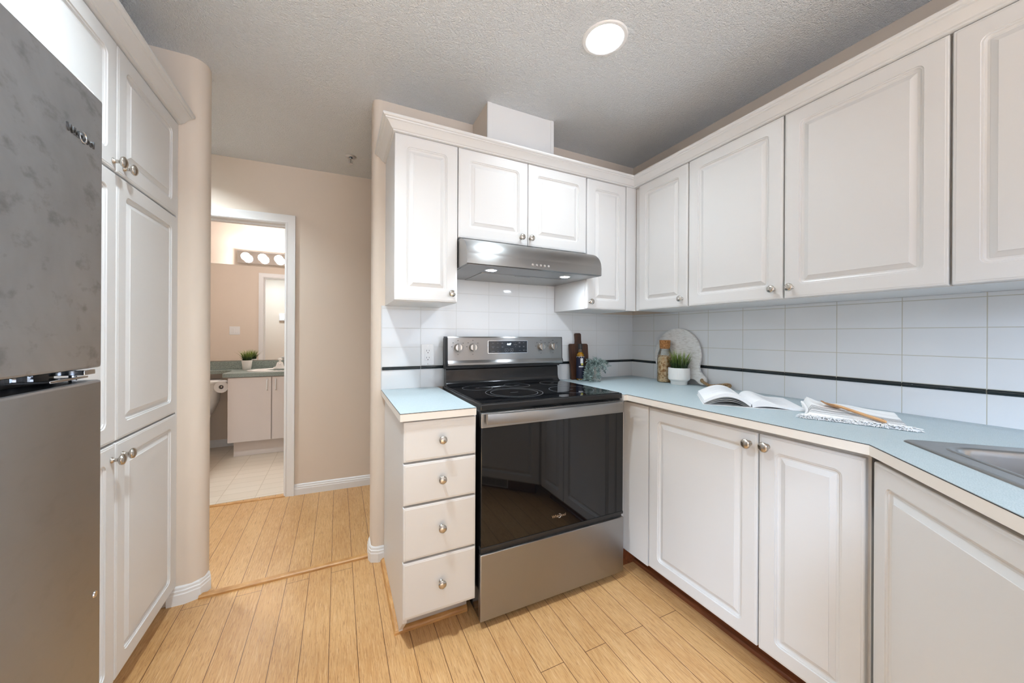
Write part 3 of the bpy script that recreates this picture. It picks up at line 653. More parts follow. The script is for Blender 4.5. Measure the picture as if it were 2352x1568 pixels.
# oven door
dr_ = MB().box(RX0, RX1, YF, -.634, .332, .884, .003).build('oven_door', 'black_glass', t)
MB().box(RX0, RX1, YF-.002, -.634, .320, .333, .001).build('door_bottom_rail', 'black_plastic', dr_)
m = MB().box(RX0-.001, RX1+.001, YF-.003, -.633, .826, .886, .0025); m.build('door_top_rail', 'steel', dr_)
for x0 in (-1.20, -1.05, -.90):
    for k in range(10): MB().box(x0+k*.012, x0+k*.012+.007, -.654, -.640, .8855, .8866).build('vent_slot', 'slot_dark', dr_)
hx0, hx1 = -1.436, -.722
m = MB(); rg = []
for i in range(41):
    s = i/40; x = hx0+(hx1-hx0)*s; bow = .030+.020*math.sin(PI*s); yo = YF-bow
    rg.append([Vector((x, yo, .845)), Vector((x, yo-.001, .847)), Vector((x, yo-.001, .885)), Vector((x, yo, .887)), Vector((x, yo+.011, .887)), Vector((x, yo+.012, .885)), Vector((x, yo+.012, .847)), Vector((x, yo+.011, .845))])
m.rings(rg); m.build('door_handle', 'steel', dr_, ang=40)
for x in (hx0+.004, hx1-.026): MB().box(x, x+.022, YF-.022, YF-.002, .847, .885, .001).build('handle_post', 'steel', dr_)
def brand(par, org, xdir, ndir, width, mat, depth):
    """nine raised letters with a ring swirl, reading along xdir"""
    xd, nd = Vector(xdir), Vector(ndir); zd = Vector((0, 0, 1)); mt = Matrix(((xd.x, zd.x, nd.x, org[0]), (xd.y, zd.y, nd.y, org[1]), (xd.z, zd.z, nd.z, org[2]), (0, 0, 0, 1)))
    sz = width/4.15
    lg = text_mesh('Whirlpool', sz, depth, mat, 'lettering', par, mt, 'CENTER', sz*.012)
    m = MB(); pts = []; rad = []
    for i in range(33):
        a = math.radians(118-330*i/32); e = i/32
        pts.append((mt @ Vector((sz*(.12+.50*math.cos(a)*1.0), sz*(.02+.52*math.sin(a)), depth*1.5)))); rad.append(sz*(.012+.055*math.sin(PI*min(1, e*1.05))**1.0))
    sh = Matrix.Identity(4); m.tube(pts, rad, 8); m.build('emblem_ring', 'chrome', lg)
    return lg
brand(dr_, (-1.074, YF-.0006, .389), (1, 0, 0), (0, -1, 0), .074, 'nickel', .0005)
# storage drawer
MB().box(RX0+.004, RX1-.004, -.650, -.634, .290, .321).build('drawer_recess', 'black_plastic', t)
MB().box(RX0-.002, RX1+.002, YF-.004, -.636, .032, .305, .003).build('storage_drawer', 'steel', t)

# ------------------------------------------------------------------ hood
t = thing('range_hood', 'stainless steel under-cabinet range hood with two lit lamps above the range', 'range hood', (-1.076, -.24, 1.535))
HX0, HX1 = -1.459, -.692
pf = [(-.02, 1.536), (-.476, 1.533), (-.481, 1.536), (-.481, 1.576)]+[(-.362-.118*math.cos(math.radians(a)), 1.578+.092*math.sin(math.radians(a))) for a in range(0, 91, 6)]+[(-.30, 1.6795), (-.008, 1.6795), (-.008, 1.536)]
MB().prism(pf, HX0, HX1, lambda a, b, h: (h, a, b)).build('hood_body', 'steel', t, ang=28)
m = MB().box(HX0+.010, HX1-.010, -.470, -.012, 1.5315, 1.534); m.build('underside_panel', 'steel', t)
fl = MB().box(-1.318, -.832, -.296, -.022, 1.5285, 1.5325, .001).build('grease_filter', 'sink_steel', t)
MB().box(-1.12, -1.03, -.292, -.280, 1.5262, 1.529, .001).build('filter_latch', 'steel', fl)
for x in (-1.299, -.862):
    MB().lathe([(.026, .001), (.033, .001), (.033, -.003), (.026, -.004)], (x, -.380, 1.5325), seg=32, cap0=False, cap1=False).build('lamp_bezel', 'chrome', t)
    MB().lathe([(.026, .001), (.026, -.0025), (.0005, -.0032)], (x, -.380, 1.5325), seg=32).build('lamp', 'hood_led', t)
for x in (-1.120, -1.097, -1.074, -1.051, -1.029): MB().lathe([(.0068, 0), (.0068, .003), (.0055, .0045), (.0004, .0048)], (x, -.4805, 1.556), (0, -1, 0), 20).build('push_button', 'chrome', t)

# ------------------------------------------------------------------ refrigerator
FX, FY1, FY0 = -2.437, -.970, -1.690
t = thing('refrigerator', 'smudged stainless steel refrigerator with top freezer at the left edge', 'refrigerator', (-2.8, -1.33, 0))
MB().box(-3.16, FX-.075, FY0+.006, FY1-.006, .03, 1.69, .004).build('body', 'black_plastic', t)
for y in (FY0+.07, FY1-.07):
    for x in (-3.08, FX-.12): MB().lathe([(.018, 0), (.018, .03)], (x, y, 0), seg=14).build('foot', 'black_plastic', t)
ud = MB().box(FX-.068, FX, FY0, FY1, 1.136, 1.700, .005, 2).build('freezer_door', 'fridge_steel_upper', t, label='smudged stainless freezer door')
ld = MB().box(FX-.068, FX, FY0, FY1, .085, 1.110, .005, 2).build('fridge_door', 'fridge_steel_lower', t, label='stainless lower door')
MB().box(FX-.074, FX-.066, FY0+.01, FY1-.01, .1, 1.69).build('gasket', 'black_plastic', t)
m = MB(); m.box(FX-.068, FX-.012, FY1-.13, FY1-.020, 1.116, 1.121, .001); m.box(FX-.055, FX-.005, FY1-.048, FY1-.012, 1.123, 1.133, .001); hp = m.build('center_hinge', 'chrome', t, label='pale metal centre hinge plate')
m = MB().lathe([(.006, 1.108), (.006, 1.138)], (FX-.03, FY1-.03, 0), seg=14); m.build('hinge_pin', 'chrome', hp)
for y in (FY1-.085, FY1-.125, FY1-.19): MB().lathe([(.0075, 0), (.0075, .006), (.005, .008)], (FX-.066, y, 1.124), (1, 0, 0), 6).build('hinge_bolt', 'chrome', hp)
m = MB().box(FX-.06, FX-.01, FY1-.06, FY1-.008, 1.7, 1.712, .003); m.build('top_hinge_cover', 'white_plastic', t)
brand(ud, (FX+.0012, -1.046, 1.590), (0, 1, 0), (1, 0, 0), .082, 'badge_grey', .0012)
m = MB().lathe([(.007, 0), (.006, .0015), (.0005, .0018)], (FX, -.992, .665), (1, 0, 0), 16); m.build('hole_plug', 'chrome', ld)
for zz0, zz1 in ((1.18, 1.55), (.72, 1.07)):
    m = MB().tube([(FX, FY0+.05, zz0), (FX+.045, FY0+.05, zz0+.02), (FX+.05, FY0+.05, (zz0+zz1)/2), (FX+.045, FY0+.05, zz1-.02), (FX, FY0+.05, zz1)], .011, 12); m.build('handle', 'nickel', ud if zz0 > 1 else ld)

# ------------------------------------------------------------------ things on the counters
# dark board against the back wall
def lean(th, pts): return pts
t = thing('cutting_board', 'small dark walnut cutting board with a handle leaning on the tiles behind the oil bottle', 'cutting board', (-.512, -.04, CT))
out = rrect(-.588, -.437, 0, .238, .012, 0, 5)
poly = []
for v in out[:5]: poly.append((v.x, v.z))
poly = [(v.x, v.z) for v in out[:5]]; body = [(v.x, v.z) for v in out]
hd = [(-.488, .238), (-.490, .262), (-.489, .300)]+[(-.499+.010*math.cos(math.radians(a)), .3+.010*math.sin(math.radians(a))) for a in (20, 50, 90)]+[(-.527+.010*math.cos(math.radians(a)), .3+.010*math.sin(math.radians(a))) for a in (90, 130, 160)]+[(-.537, .300), (-.536, .262), (-.538, .238)]
poly = body[:5]+hd+body[5:]
MB().prism(poly, 0, .018, lambda a, b, h: (a, -.046+.030*b/.31+h-.018+.007, CT+b+.0005), .0025).build('board', 'walnut', t, ang=45)
# oil bottle
bc = Vector((-.540, -.088, CT)); t = thing('oil_bottle', 'slim oil bottle with black cap and dark label in front of the dark board', 'bottle', bc)
MB().lathe([(.0245, 0), (.026, .003), (.026, .150), (.0250, .158), (.0255, .168), (.020, .176), (.0150, .184), (.0125, .205), (.0125, .212)], bc, seg=28).build('glass', 'clear_glass', t)
MB().lathe([(.024, .004), (.0245, .150), (.0240, .170), (.018, .177), (.0125, .185)], bc, seg=28).build('oil', 'oil', t, label='amber oil showing below the neck')
MB().lathe([(.0130, .205), (.0145, .206), (.0145, .236), (.0135, .239), (.0005, .239)], bc, seg=24).build('cap', 'black_plastic', t)
MB().lathe([(.0264, .012), (.0264, .156), (.0260, .156), (.0260, .012)], bc, seg=32, cap0=False, cap1=False).build('label', 'label_navy', t)
def wrap(a0, a1, z0, z1, r, mat, nm):
    m = MB(); m.grid(lambda u_, v_: bc+Vector((r*math.cos(a0+(a1-a0)*u_), r*math.sin(a0+(a1-a0)*u_), z0+(z1-z0)*v_)), 10, 2); return m.build(nm, mat, t)
wrap(0, 2*PI, .150, .157, .0267, 'label_white', 'label_band')
FA = math.atan2(CAM.y-bc.y, CAM.x-bc.x)
wrap(FA+.05, FA+.75, .112, .146, .0267, 'label_white', 'label_picture'); wrap(FA+.2, FA+.8, .100, .113, .0268, 'label_yellow', 'label_fruit'); wrap(FA-.35, FA+.9, .088, .094, .0267, 'label_white', 'label_line')
mtx = Matrix.Translation(bc) @ Matrix.Rotation(FA-.62, 4, 'Z') @ Matrix.Translation((.0268, 0, .075)) @ Matrix(((0, 0, 1, 0), (0, -1, 0, 0), (1, 0, 0, 0), (0, 0, 0, 1))) 
# trailing plant
pc = Vector((-.452, -.138, CT)); t = thing('potted_trailing_plant', 'grey-green trailing plant in a small grey pot beside the oil bottle', 'plant', pc)
MB().lathe([(.033, 0), (.0345, .002), (.0395, .098), (.0385, .100), (.0365, .098), (.034, .085), (.0005, .085)], pc, seg=32).build('pot', 'ceramic_grey', t)
MB().lathe([(.0345, .084), (.02, .090), (.0005, .092)], pc, seg=20).build('soil', 'soil', t)
rnd = random.Random(3); m = MB()
toC = math.atan2(CAM.y-pc.y, CAM.x-pc.x)
def leaflet(m, p, d, ln, wd):
    d = d.normalized(); s = d.cross(Vector((rnd.uniform(-1, 1), rnd.uniform(-1, 1), rnd.uniform(-.2, 1)))).normalized(); nrm_ = d.cross(s)*ln*.15
    vv = [m.bm.verts.new(q) for q in (p, p+d*ln*.45+s*wd+nrm_, p+d*ln, p+d*ln*.45-s*wd+nrm_)]; m.bm.faces.new(vv)
for i in range(54):
    fall = i < 32
    a = (toC+rnd.gauss(-.70, .45)) if fall else rnd.uniform(0, 2*PI); hd_ = Vector((math.cos(a), math.sin(a), 0)); sp = rnd.uniform(.012, .034)
    p = pc+hd_*rnd.uniform(.0, .02)+Vector((0, 0, .092)); pts = [p]; v = hd_*.5+Vector((0, 0, rnd.uniform(.5, 1.4))); ln = rnd.uniform(.05, .085) if not fall else rnd.uniform(.09, .17)
    st = 14
    for k in range(st):
        v = v+Vector((rnd.uniform(-.2, .2), rnd.uniform(-.2, .2), (-.30 if fall else -.12)+rnd.uniform(-.1, .1)))
        rr_ = Vector((p.x-pc.x, p.y-pc.y, 0))
        if fall and p.z < CT+.1 and rr_.length < .044: p = p+rr_.normalized()*.004; v.x *= .5; v.y *= .5
        q = p+v.normalized()*ln/st*1.3
        if q.z < CT+.004: q.z = CT+.004+rnd.uniform(0, .004); v.z = 0; v += rr_.normalized()*.3
        if q.y > -.016: q.y = -.016
        pts.append(q)
        for _ in range(3): leaflet(m, q, v.normalized()*.6+Vector((rnd.uniform(-1, 1), rnd.uniform(-1, 1), rnd.uniform(-.4, .9))), rnd.uniform(.012, .024), rnd.uniform(.0018, .0030))
        p = q
    m.tube(pts, .0008, 4)
for v in m.bm.verts: v.co.z = max(v.co.z, CT+.0012); v.co.y = min(v.co.y, -.016)
m.build('foliage', 'dusty_leaf', t, recalc=False)
# round board on the right wall
t = thing('serving_board', 'large round whitewashed serving board leaning on the right wall tiles', 'cutting board', (-.03, -.43, CT))
R_ = .171; cen = Vector((.4215, .1725))     # (u = -y, v = z-CT)
hax = Vector((.20, -.148)).normalized()
def sdf(p):
    d1 = (p-cen).length-R_; q = p-cen; al = q.dot(hax); pe = q.cross(hax) if hasattr(q, 'cross') else 0
    a_ = max(.10, min(.232, al)); d2 = (q-hax*a_).length-.0275
    k = .045; hh_ = max(0, min(1, .5+.5*(d2-d1)/k)); return d2*(1-hh_)+d1*hh_-k*hh_*(1-hh_)
poly = []
for i in range(140):
    a = 2*PI*i/140+.01; base = math.atan2(hax.y, hax.x); off = (i/140)*2-1
    ang_ = base+PI*(abs(off)**1.8)*(1 if off > 0 else -1); dv = Vector((math.cos(ang_), math.sin(ang_))); lo, hi = 0, .34
    for _ in range(30):
        md = (lo+hi)/2
        if sdf(cen+dv*md) < 0: lo = md
        else: hi = md
    poly.append(cen+dv*lo)
vmin = min(p.y for p in poly); tilt = .10
def RB(u_, v_, h): return Vector((-.0165-.020*(1-(v_-vmin)/.36)-h*.75, -u_, CT+.0008+(v_-vmin)))
hole = cen+hax*.232
hp_ = [(hole.x+.010*math.cos(2*PI*i/16), hole.y+.010*math.sin(2*PI*i/16)) for i in range(16)]
pm = plate_with_holes([tuple(p) for p in poly], [hp_], 0, .016)
for v in pm.bm.verts: v.co = RB(v.co.x, v.co.y, v.co.z)
pm.build('board', 'whitewash', t, ang=45)
# rope through its handle
t2 = thing('rope_loop', 'twisted jute rope tied through the round board handle', 'rope', (-.03, -.66, CT))
m = MB(); hw = RB(hole.x, hole.y, .008)
path = [hw+Vector((.02, 0, .004)), hw+Vector((.004, -.001, .004)), hw+Vector((-.016, -.006, .0)), hw+Vector((-.020, -.020, -.008)), Vector((-.052, -.660, CT+.010)), Vector((-.045, -.69, CT+.012)), Vector((-.035, -.72, CT+.018)), Vector((-.030, -.75, CT+.024)), Vector((-.036, -.772, CT+.022)), Vector((-.052, -.765, CT+.012)), Vector((-.058, -.735, CT+.010)), Vector((-.058, -.70, CT+.010)), Vector((-.060, -.672, CT+.010))]
def smooth(path, n_):
    out = []
    for i in range(len(path)-1):
        p0, p1_, p2_, p3 = path[max(i-1, 0)], path[i], path[i+1], path[min(i+2, len(path)-1)]
        for k in range(n_):
            s = k/n_; out.append(.5*((2*p1_)+(p2_-p0)*s+(2*p0-5*p1_+4*p2_-p3)*s*s+(3*p1_-p0-3*p2_+p3)*s**3))
    return out+[path[-1]]
sp = smooth(path, 9)
for ph in (0, 2*PI/3, 4*PI/3):
    pts = []
    for i, p in enumerate(sp):
        tg = (sp[min(i+1, len(sp)-1)]-sp[max(i-1, 0)]).normalized(); a = tg.cross(Vector((0, 0, 1))); a = a.normalized() if a.length > .01 else Vector((0, 1, 0)); b = a.cross(tg)
        th = ph+i*.55; pts.append(p+(a*math.cos(th)+b*math.sin(th))*.0042)
    m.tube(pts, .0050, 7)
m.build('rope', 'jute', t2)
# jar
jc = Vector((-.092, -.379, CT)); t = thing('storage_jar', 'glass bottle jar of beige beans with a cork stopper, left of the potted grass', 'jar', jc)
MB().lathe([(.043, .001), (.0455, .004), (.0455, .150), (.044, .166), (.039, .188), (.033, .206), (.0305, .218), (.0305, .232)], jc, seg=40).build('glass', 'clear_glass', t)
MB().lathe([(.0285, .212), (.0315, .222), (.0335, .264), (.0325, .268), (.0005, .268)], jc, seg=32).build('cork_stopper', 'cork', t)
m = MB().lathe([(.041, .004), (.042, .15), (.038, .163), (.0005, .165)], jc, seg=30)
rnd = random.Random(5)
for i in range(520):
    a = rnd.uniform(0, 2*PI); z = rnd.uniform(.006, .166); r = .0415 if z < .155 else rnd.uniform(.01, .040); z = z if z < .155 else .166
    p = jc+Vector((r*math.cos(a), r*math.sin(a), z)); rad_ = Vector((math.cos(a), math.sin(a), 0)); d = Vector((0, 0, 1))*rnd.uniform(-1, 1)+rad_.cross(Vector((0, 0, 1)))*rnd.uniform(-1, 1); d.normalize()
    pts = [p-d*.0058-rad_*.001, p-d*.003, p+rad_*.0008, p+d*.003, p+d*.0058-rad_*.001]; m.tube(pts, [.0012, .0025, .0027, .0025, .0012], 6)
m.bm.transform(Matrix.Translation(-jc)); o = m.build('beans', 'bean', ang=60); o.location = jc; tag(o, 'beige dried beans filling the corked glass jar', 'beans', kind='stuff')
# pot of grass
def grass_pot(c, root, pot_parts, r0, z0, blades, hmin, hmax, seed, lean_=.5, wdt=.0022):
    rn = random.Random(seed); m = MB()
    for i in range(blades):
        a = rn.uniform(0, 2*PI); r = r0*math.sqrt(rn.random()); b = c+Vector((r*math.cos(a), r*math.sin(a), z0)); ln = rn.uniform(hmin, hmax)
        out_ = Vector((math.cos(a), math.sin(a), 0))*(r/r0)*rn.uniform(.3, 1.0)*lean_+Vector((rn.uniform(-.2, .2), rn.uniform(-.2, .2), 0)); side = Vector((-math.sin(a), math.cos(a), 0))*rn.choice((1, 1, .6)); side = Matrix.Rotation(rn.uniform(-1, 1), 3, 'Z')@side
        L_, R2_ = [], []
        for k in range(6):
            s = k/5; p = b+Vector((0, 0, ln*s*(1-.18*s*out_.length)))+out_*ln*s*s*.9; wd = wdt*(1-s)**.6*(.8+.6*math.sin(PI*min(1, s+.25)))
            L_.append(m.bm.verts.new(p-side*wd)); R2_.append(m.bm.verts.new(p+side*wd+out_.normalized()*wd*.5))
        for k in range(5): m.bm.faces.new((L_[k], R2_[k], R2_[k+1], L_[k+1]))
    return m
gc = Vector((-.106, -.498, CT)); t = thing('potted_grass', 'green grass plant in a ribbed white pot in front of the round board', 'plant', gc)
rib = lambda r, z, a: (.0011*abs(math.cos(22*a)) if (r > .058 and .034 < z < .094) else 0)
MB().lathe([(.044, 0), (.0465, .002), (.047, .019), (.048, .0205), (.056, .028), (.0598, .031), (.0602, .036), (.0602, .092), (.0608, .096), (.0612, .101), (.0600, .102), (.0575, .100), (.056, .085), (.0005, .085)], gc, seg=176, mod=rib).build('pot', 'white_ceramic', t, ang=50)
MB().lathe([(.056, .084), (.03, .090), (.0005, .092)], gc, seg=24).build('soil', 'soil', t)
gm = grass_pot(gc, t, None, .045, .088, 190, .06, .135, 11, .62, .0026)
for v in gm.bm.verts: v.co.x = min(v.co.x, -.034)
gm.build('foliage', 'grass', t, recalc=False)

# open book, resting on its spine; local x runs across the pages, y towards the wall
t = thing('open_book', 'open book lying on the counter with one side of pages arched up', 'book', (-.448, -1.132, CT), math.radians(-48))
BD = .283
def pageblock(prof_top, prof_bot, nm, mat, y0=0, y1=BD):
    m = MB(); m.prism(prof_top+prof_bot[::-1], y0, y1, lambda a, b, h: (a, h, b)); return m.build(nm, mat, t, world=False, ang=40)
def curve(fn, a, b, n_=18): return [(a+(b-a)*i/n_, fn(i/n_)) for i in range(n_+1)]
# right pages: low hump then flat
rt = curve(lambda s: .010+.022*math.sin(PI*min(1, s*1.6)**.75)*(1-s)*1.2+.004*(1-s), .002, .180); rb = curve(lambda s: .0015+.012*max(0, math.sin(PI*min(1, s*1.25)))*(1-s), .004, .186)
rp = pageblock(rt, rb, 'right_pages', 'paper')
lt = curve(lambda s: .012+.048*math.sin(PI*min(1, (s*.80+.14))**1.0)*(1-.15*s)-.018*(1-s)**4, -.001, -.172); lb = curve(lambda s: .002+.040*math.sin(PI*min(1, s*.86+.10))*(1-.10*s)-.010*(1-s)**4, -.003, -.174)
lp = pageblock(lt[::-1], lb[::-1], 'left_pages', 'paper')
for k in range(3):
    sh_ = [(a, b-.0035-.0035*k-.004*k*math.sin(PI*min(1, i/18))) for i, (a, b) in enumerate(lb)]
    sh_ = [(a, max(.001, b)) for a, b in sh_]; pageblock([(a, b+.0006) for a, b in sh_][::-1], sh_[::-1], 'loose_page', 'page_edge', .002, BD-.002)
cv = [(-.178, .0012), (-.09, .0008), (0, .0005), (.09, .0008), (.189, .0012)]; pageblock([(a, b+.0012) for a, b in cv], [(a, b-.0004) for a, b in cv], 'cover', 'white_plastic', -.003, BD+.003)
m = MB()
for k in range(9):
    yy = .05+k*.02
    for prof, sgn in ((rt, 1), (lt, -1)):
        seg_ = prof[5:15] if k % 3 else prof[5:11]
        m.rings([[Vector((a, yy, b+.0004)), Vector((a, yy+.0035, b+.0004))] for a, b in seg_], False, False, False)
m.build('print_lines', 'print_faint', rp, world=False, recalc=False)

# folded towel: local x along the fringe, y towards the wall
t = thing('tea_towel', 'folded white cotton towel with charcoal woven bands and a fringe', 'towel', (-.452, -1.322, CT), math.atan2(-.92, .386))
TW, TD = .262, .215
rn = random.Random(9)
def th_(u_, v_):
    e = max(0, 1-abs(2*v_-1)**6)
    h = .007+.010*(1-u_)**1.2+.026*v_**1.15*(1-.55*u_)+.010*math.exp(-((u_-.05)/.10)**2)*v_
    h += .0022*math.sin(11*u_+3*v_)*v_+.0015*math.sin(23*v_+7*u_)
    ed = min(1, min(u_/.05, (1-u_)/.03, (1-v_)/.05, v_/.03+.35)); return h*math.sqrt(max(0, ed))+.002
def tw(u_, v_, k=1): return Vector((TW*u_+.010*math.sin(4*v_)*(1-u_)-.012*v_, TD*v_+.006*math.sin(3*u_), th_(u_, v_)*k))
m = MB(); m.grid(lambda a, b: tw(a, b), 60, 44, uv=True); cl = m.build('cloth', 'towel', t, world=False, recalc=False, ang=80)
bm_ = MB(); n_ = 60
ring_t = [tw(i/n_, 0) for i in range(n_+1)]+[tw(1, j/44) for j in range(1, 45)]+[tw(1-i/n_, 1) for i in range(1, n_+1)]+[tw(0, 1-j/44) for j in range(1, 44)]
bm_.rings([ring_t, [Vector((p.x, p.y, .0012)) for p in ring_t]], True, False, True); bm_.build('cloth_fold', 'fringe', t, world=False, ang=80, label='rounded folded edge')
for k in range(3):
    m = MB(); m.tube([Vector((tw(0, v_/10).x-.002+.002*k, tw(0, v_/10).y, max(.006, (.004+.028*(v_/10))*(1-.3*k)))) for v_ in range(1, 10)], .0048, 8); m.build('fold_layer', 'fringe', t, world=False)
m = MB()
for i in range(620):
    u_ = rn.uniform(-.02, 1.03); z0 = .009*(1-.4*u_)*rn.uniform(.1, 1); p = Vector((TW*u_, .012+.006*math.sin(3*u_)-rn.uniform(0, .006), z0+.003)); pts = [p]; d = Vector((rn.uniform(-.35, .35), -1, .1))
    for k in range(5):
        d += Vector((rn.uniform(-.5, .5), rn.uniform(-.2, .2), rn.uniform(-.7, .35))); p = p+d.normalized()*rn.uniform(.006, .0095); p.z = max(.0025, p.z); pts.append(p)
    m.tube([Vector((p.x, p.y, min(p.z, .0125))) for p in pts], [.0017, .0021, .0021, .0018, .0015, .0009], 5)
o = m.build('fringe', 'fringe', t, world=False, ang=80, kind='stuff')
# wooden spoon resting across the towel
TM = Matrix.Translation((-.452, -1.322, CT)) @ Matrix.Rotation(math.atan2(-.92, .386), 4, 'Z')
hd = TM @ Vector((.070, .128, 0)); en = TM @ Vector((.204, -.004, 0))
h0, h1 = CT+th_(.27, .60)+.013, CT+.0195
dv = Vector((en.x-hd.x, en.y-hd.y, h1-h0)); ln = dv.length; ax = dv.normalized(); sd = ax.cross(Vector((0, 0, 1))).normalized(); up = sd.cross(ax)
tl = max((math.radians(24), -math.radians(24)), key=lambda a: (up*math.cos(a)+sd*math.sin(a)).dot(CAM-Vector((hd.x, hd.y, h0)))); up, sd = up*math.cos(tl)+sd*math.sin(tl), sd*math.cos(tl)-up*math.sin(tl)
t = thing('wooden_spoon', 'wooden cooking spoon lying diagonally across the folded towel', 'spoon', (hd.x, hd.y, h0))
t.rotation_euler = Matrix((ax, sd, up)).transposed().to_euler()
m = MB(); rg = []
for s, wd, tk, dz in ((-.034, .002, .001, .002), (-.032, .010, .0025, .001), (-.026, .0175, .0035, -.0005), (-.012, .0245, .0045, -.002), (.004, .0265, .0048, -.002), (.020, .0245, .0048, -.001), (.034, .0185, .0048, .001), (.046, .0115, .0048, .002), (.060, .0080, .0050, .002), (.10, .0066, .0052, .001), (.16, .0068, .0052, 0), (.20, .0082, .0054, -.0005), (.215, .0090, .0052, -.0005), (.224, .0078, .0048, -.0005), (.229, .003, .003, -.0005)):
    s_ = s*ln/.225 if s > 0 else s; rg.append([Vector((s_, wd*math.cos(a), dz+tk*math.sin(a)-(.0035*max(0, math.sin(a)) if -.03 < s < .03 else 0))) for a in [2*PI*k/20 for k in range(20)]])
m.rings(rg); m.build('spoon', 'spoon_wood', t, world=False, ang=60)
MB().lathe([(.0030, 0), (.0030, .0008)], (.213*ln/.225, 0, .0046), seg=14).build('hanging_hole', 'slot_dark', t, world=False)

# ------------------------------------------------------------------ bathroom
t = thing('bathroom_vanity', 'pale flat-front bathroom vanity with white bar handles', 'vanity', (-2.47, 2.52, 0))
MB().box(-2.930, -1.985, 2.272, 2.775, .158, .690, .001).box(-2.930, -2.912, 2.272, 2.775, .690, .789).box(-2.912, -1.985, 2.272, 2.285, .690, .789).build('body', 'vanity_white', t)
MB().box(-2.900, -1.985, 2.325, 2.765, .003, .158).build('toe_kick', 'vanity_white', t)
for x0, x1, hx in ((-2.934, -2.584, -2.616), (-2.574, -2.224, -2.544), (-2.214, -1.99, None)):
    d = MB().box(x0, x1, 2.252, 2.270, .158, .783, .0015).build('door', 'vanity_white', t)
    if hx: m = MB().tube([(hx, 2.252, .760), (hx, 2.232, .752), (hx, 2.228, .735), (hx, 2.228, .675), (hx, 2.232, .658), (hx, 2.252, .650)], .0048, 10); m.build('handle', 'white_plastic', d)
t = thing('vanity_countertop', 'green-grey laminate bathroom counter running on over the toilet', 'countertop', (-2.8, 2.5, .79))
pts = [(-1.985, 2.238), (-2.955, 2.238)]+[(-2.955-.02, 2.25)]+[(-2.965, 2.55), (-2.985, 2.625), (-3.04, 2.66), (-3.62, 2.66), (-3.62, 2.778), (-1.985, 2.778)]
plate_with_holes(pts, [[(-2.50+.29*math.cos(2*PI*i/40), 2.475+.172*math.sin(2*PI*i/40)) for i in range(40)]], .790, .826).build('top', 'bath_laminate', t)
tag(MB().box(-3.62, -1.985, 2.760, 2.778, .8265, .912, .004).build('bathroom_backsplash', 'bath_laminate'), 'green-grey laminate upstand below the bathroom mirror', 'backsplash')
t = thing('wash_basin', 'white oval drop-in wash basin in the bathroom counter', 'sink', (-2.52, 2.46, .826))
rg = []
for k, z in ((1, 0), (1.0, .007), (.97, .010), (.90, .008), (.86, 0), (.80, -.05), (.5, -.10), (.1, -.11)): rg.append([Vector((-2.50+.325*k*math.cos(2*PI*i/48), 2.475+.205*k*math.sin(2*PI*i/48), (.8265+z))) for i in range(48)])
MB().rings(rg, True, False, True).build('basin', 'porcelain', t, ang=50)
fc = Vector((-2.555, 2.625, .835)); t = thing('bathroom_faucet', 'white single-lever faucet on the back of the wash basin', 'faucet', fc)
m = MB(); m.rings([rrect(-.062, .062, -.022, .022, .02, 0, 5)][:0] or [[fc+Vector((v.x, v.z, 0)) for v in rrect(-.065, .065, -.024, .024, .02, 0, 5)], [fc+Vector((v.x*.98, v.z*.95, .012)) for v in rrect(-.065, .065, -.024, .024, .02, 0, 5)], [fc+Vector((v.x*.6, v.z*.9, .020)) for v in rrect(-.065, .065, -.024, .024, .02, 0, 5)], [fc+Vector((v.x*.42, v.z*.9, .062)) for v in rrect(-.065, .065, -.024, .024, .02, 0, 5)], [fc+Vector((v.x*.25, v.z*.6, .07)) for v in rrect(-.065, .065, -.024, .024, .02, 0, 5)]])
m.tube([fc+Vector((0, -.01, .045)), fc+Vector((0, -.06, .055)), fc+Vector((0, -.10, .045))], .012, 12); m.build('spout', 'porcelain', t, ang=50)
MB().lathe([(.012, .066), (.010, .082), (.021, .088), (.024, .098), (.021, .108), (.0005, .112)], fc, seg=20).build('lever_knob', 'porcelain', t)
bp_ = Vector((-2.855, 2.64, .826)); t = thing('potted_grass', 'green grass plant in a small white pot on the bathroom counter', 'plant', bp_)
MB().lathe([(.034, 0), (.036, .002), (.048, .098), (.047, .102), (.044, .098), (.042, .09), (.0005, .09)], bp_, seg=72, mod=lambda r, z, a: (.0006*math.cos(24*a) if r > .033 and z < .095 else 0)).build('pot', 'white_ceramic', t, ang=50)
grass_pot(bp_, t, None, .036, .088, 170, .07, .135, 21, .75, .0030).build('foliage', 'grass', t, recalc=False)
t = tag(MB().box(-3.60, -1.99, 2.765, 2.779, .918, 1.955, .002).build('wall_mirror', 'mirror_glass'), 'large frameless mirror above the bathroom counter', 'mirror')
t = thing('vanity_light', 'chrome light bar with glowing globe bulbs above the mirror', 'light', (-2.66, 2.76, 2.03))
MB().box(-2.965, -2.34, 2.735, 2.778, 1.972, 2.105, .003).build('bar', 'chrome', t)
for x in (-2.878, -2.727, -2.577, -2.427):
    MB().lathe([(.028, 0), (.028, .006), (.018, .012), (.018, .03)], (x, 2.735, 2.036), (0, -1, 0), 24).build('socket', 'chrome', t)
    m = MB().lathe([(.016, .022), (.028, .034), (.038, .050), (.041, .066), (.037, .084), (.026, .097), (.012, .104), (.0005, .106)], (x, 2.735, 2.036), (0, -1, 0), 24); m.build('globe_bulb', 'globe_glow', t)
t = thing('toilet', 'white toilet partly hidden behind the wall end, under the bathroom counter', 'toilet', (-3.29, 2.45, 0))
def trr(x0, x1, y0, y1, r, z, k=6): return [Vector((v.x, v.z, z)) for v in rrect(x0, x1, y0, y1, r, 0, k)]
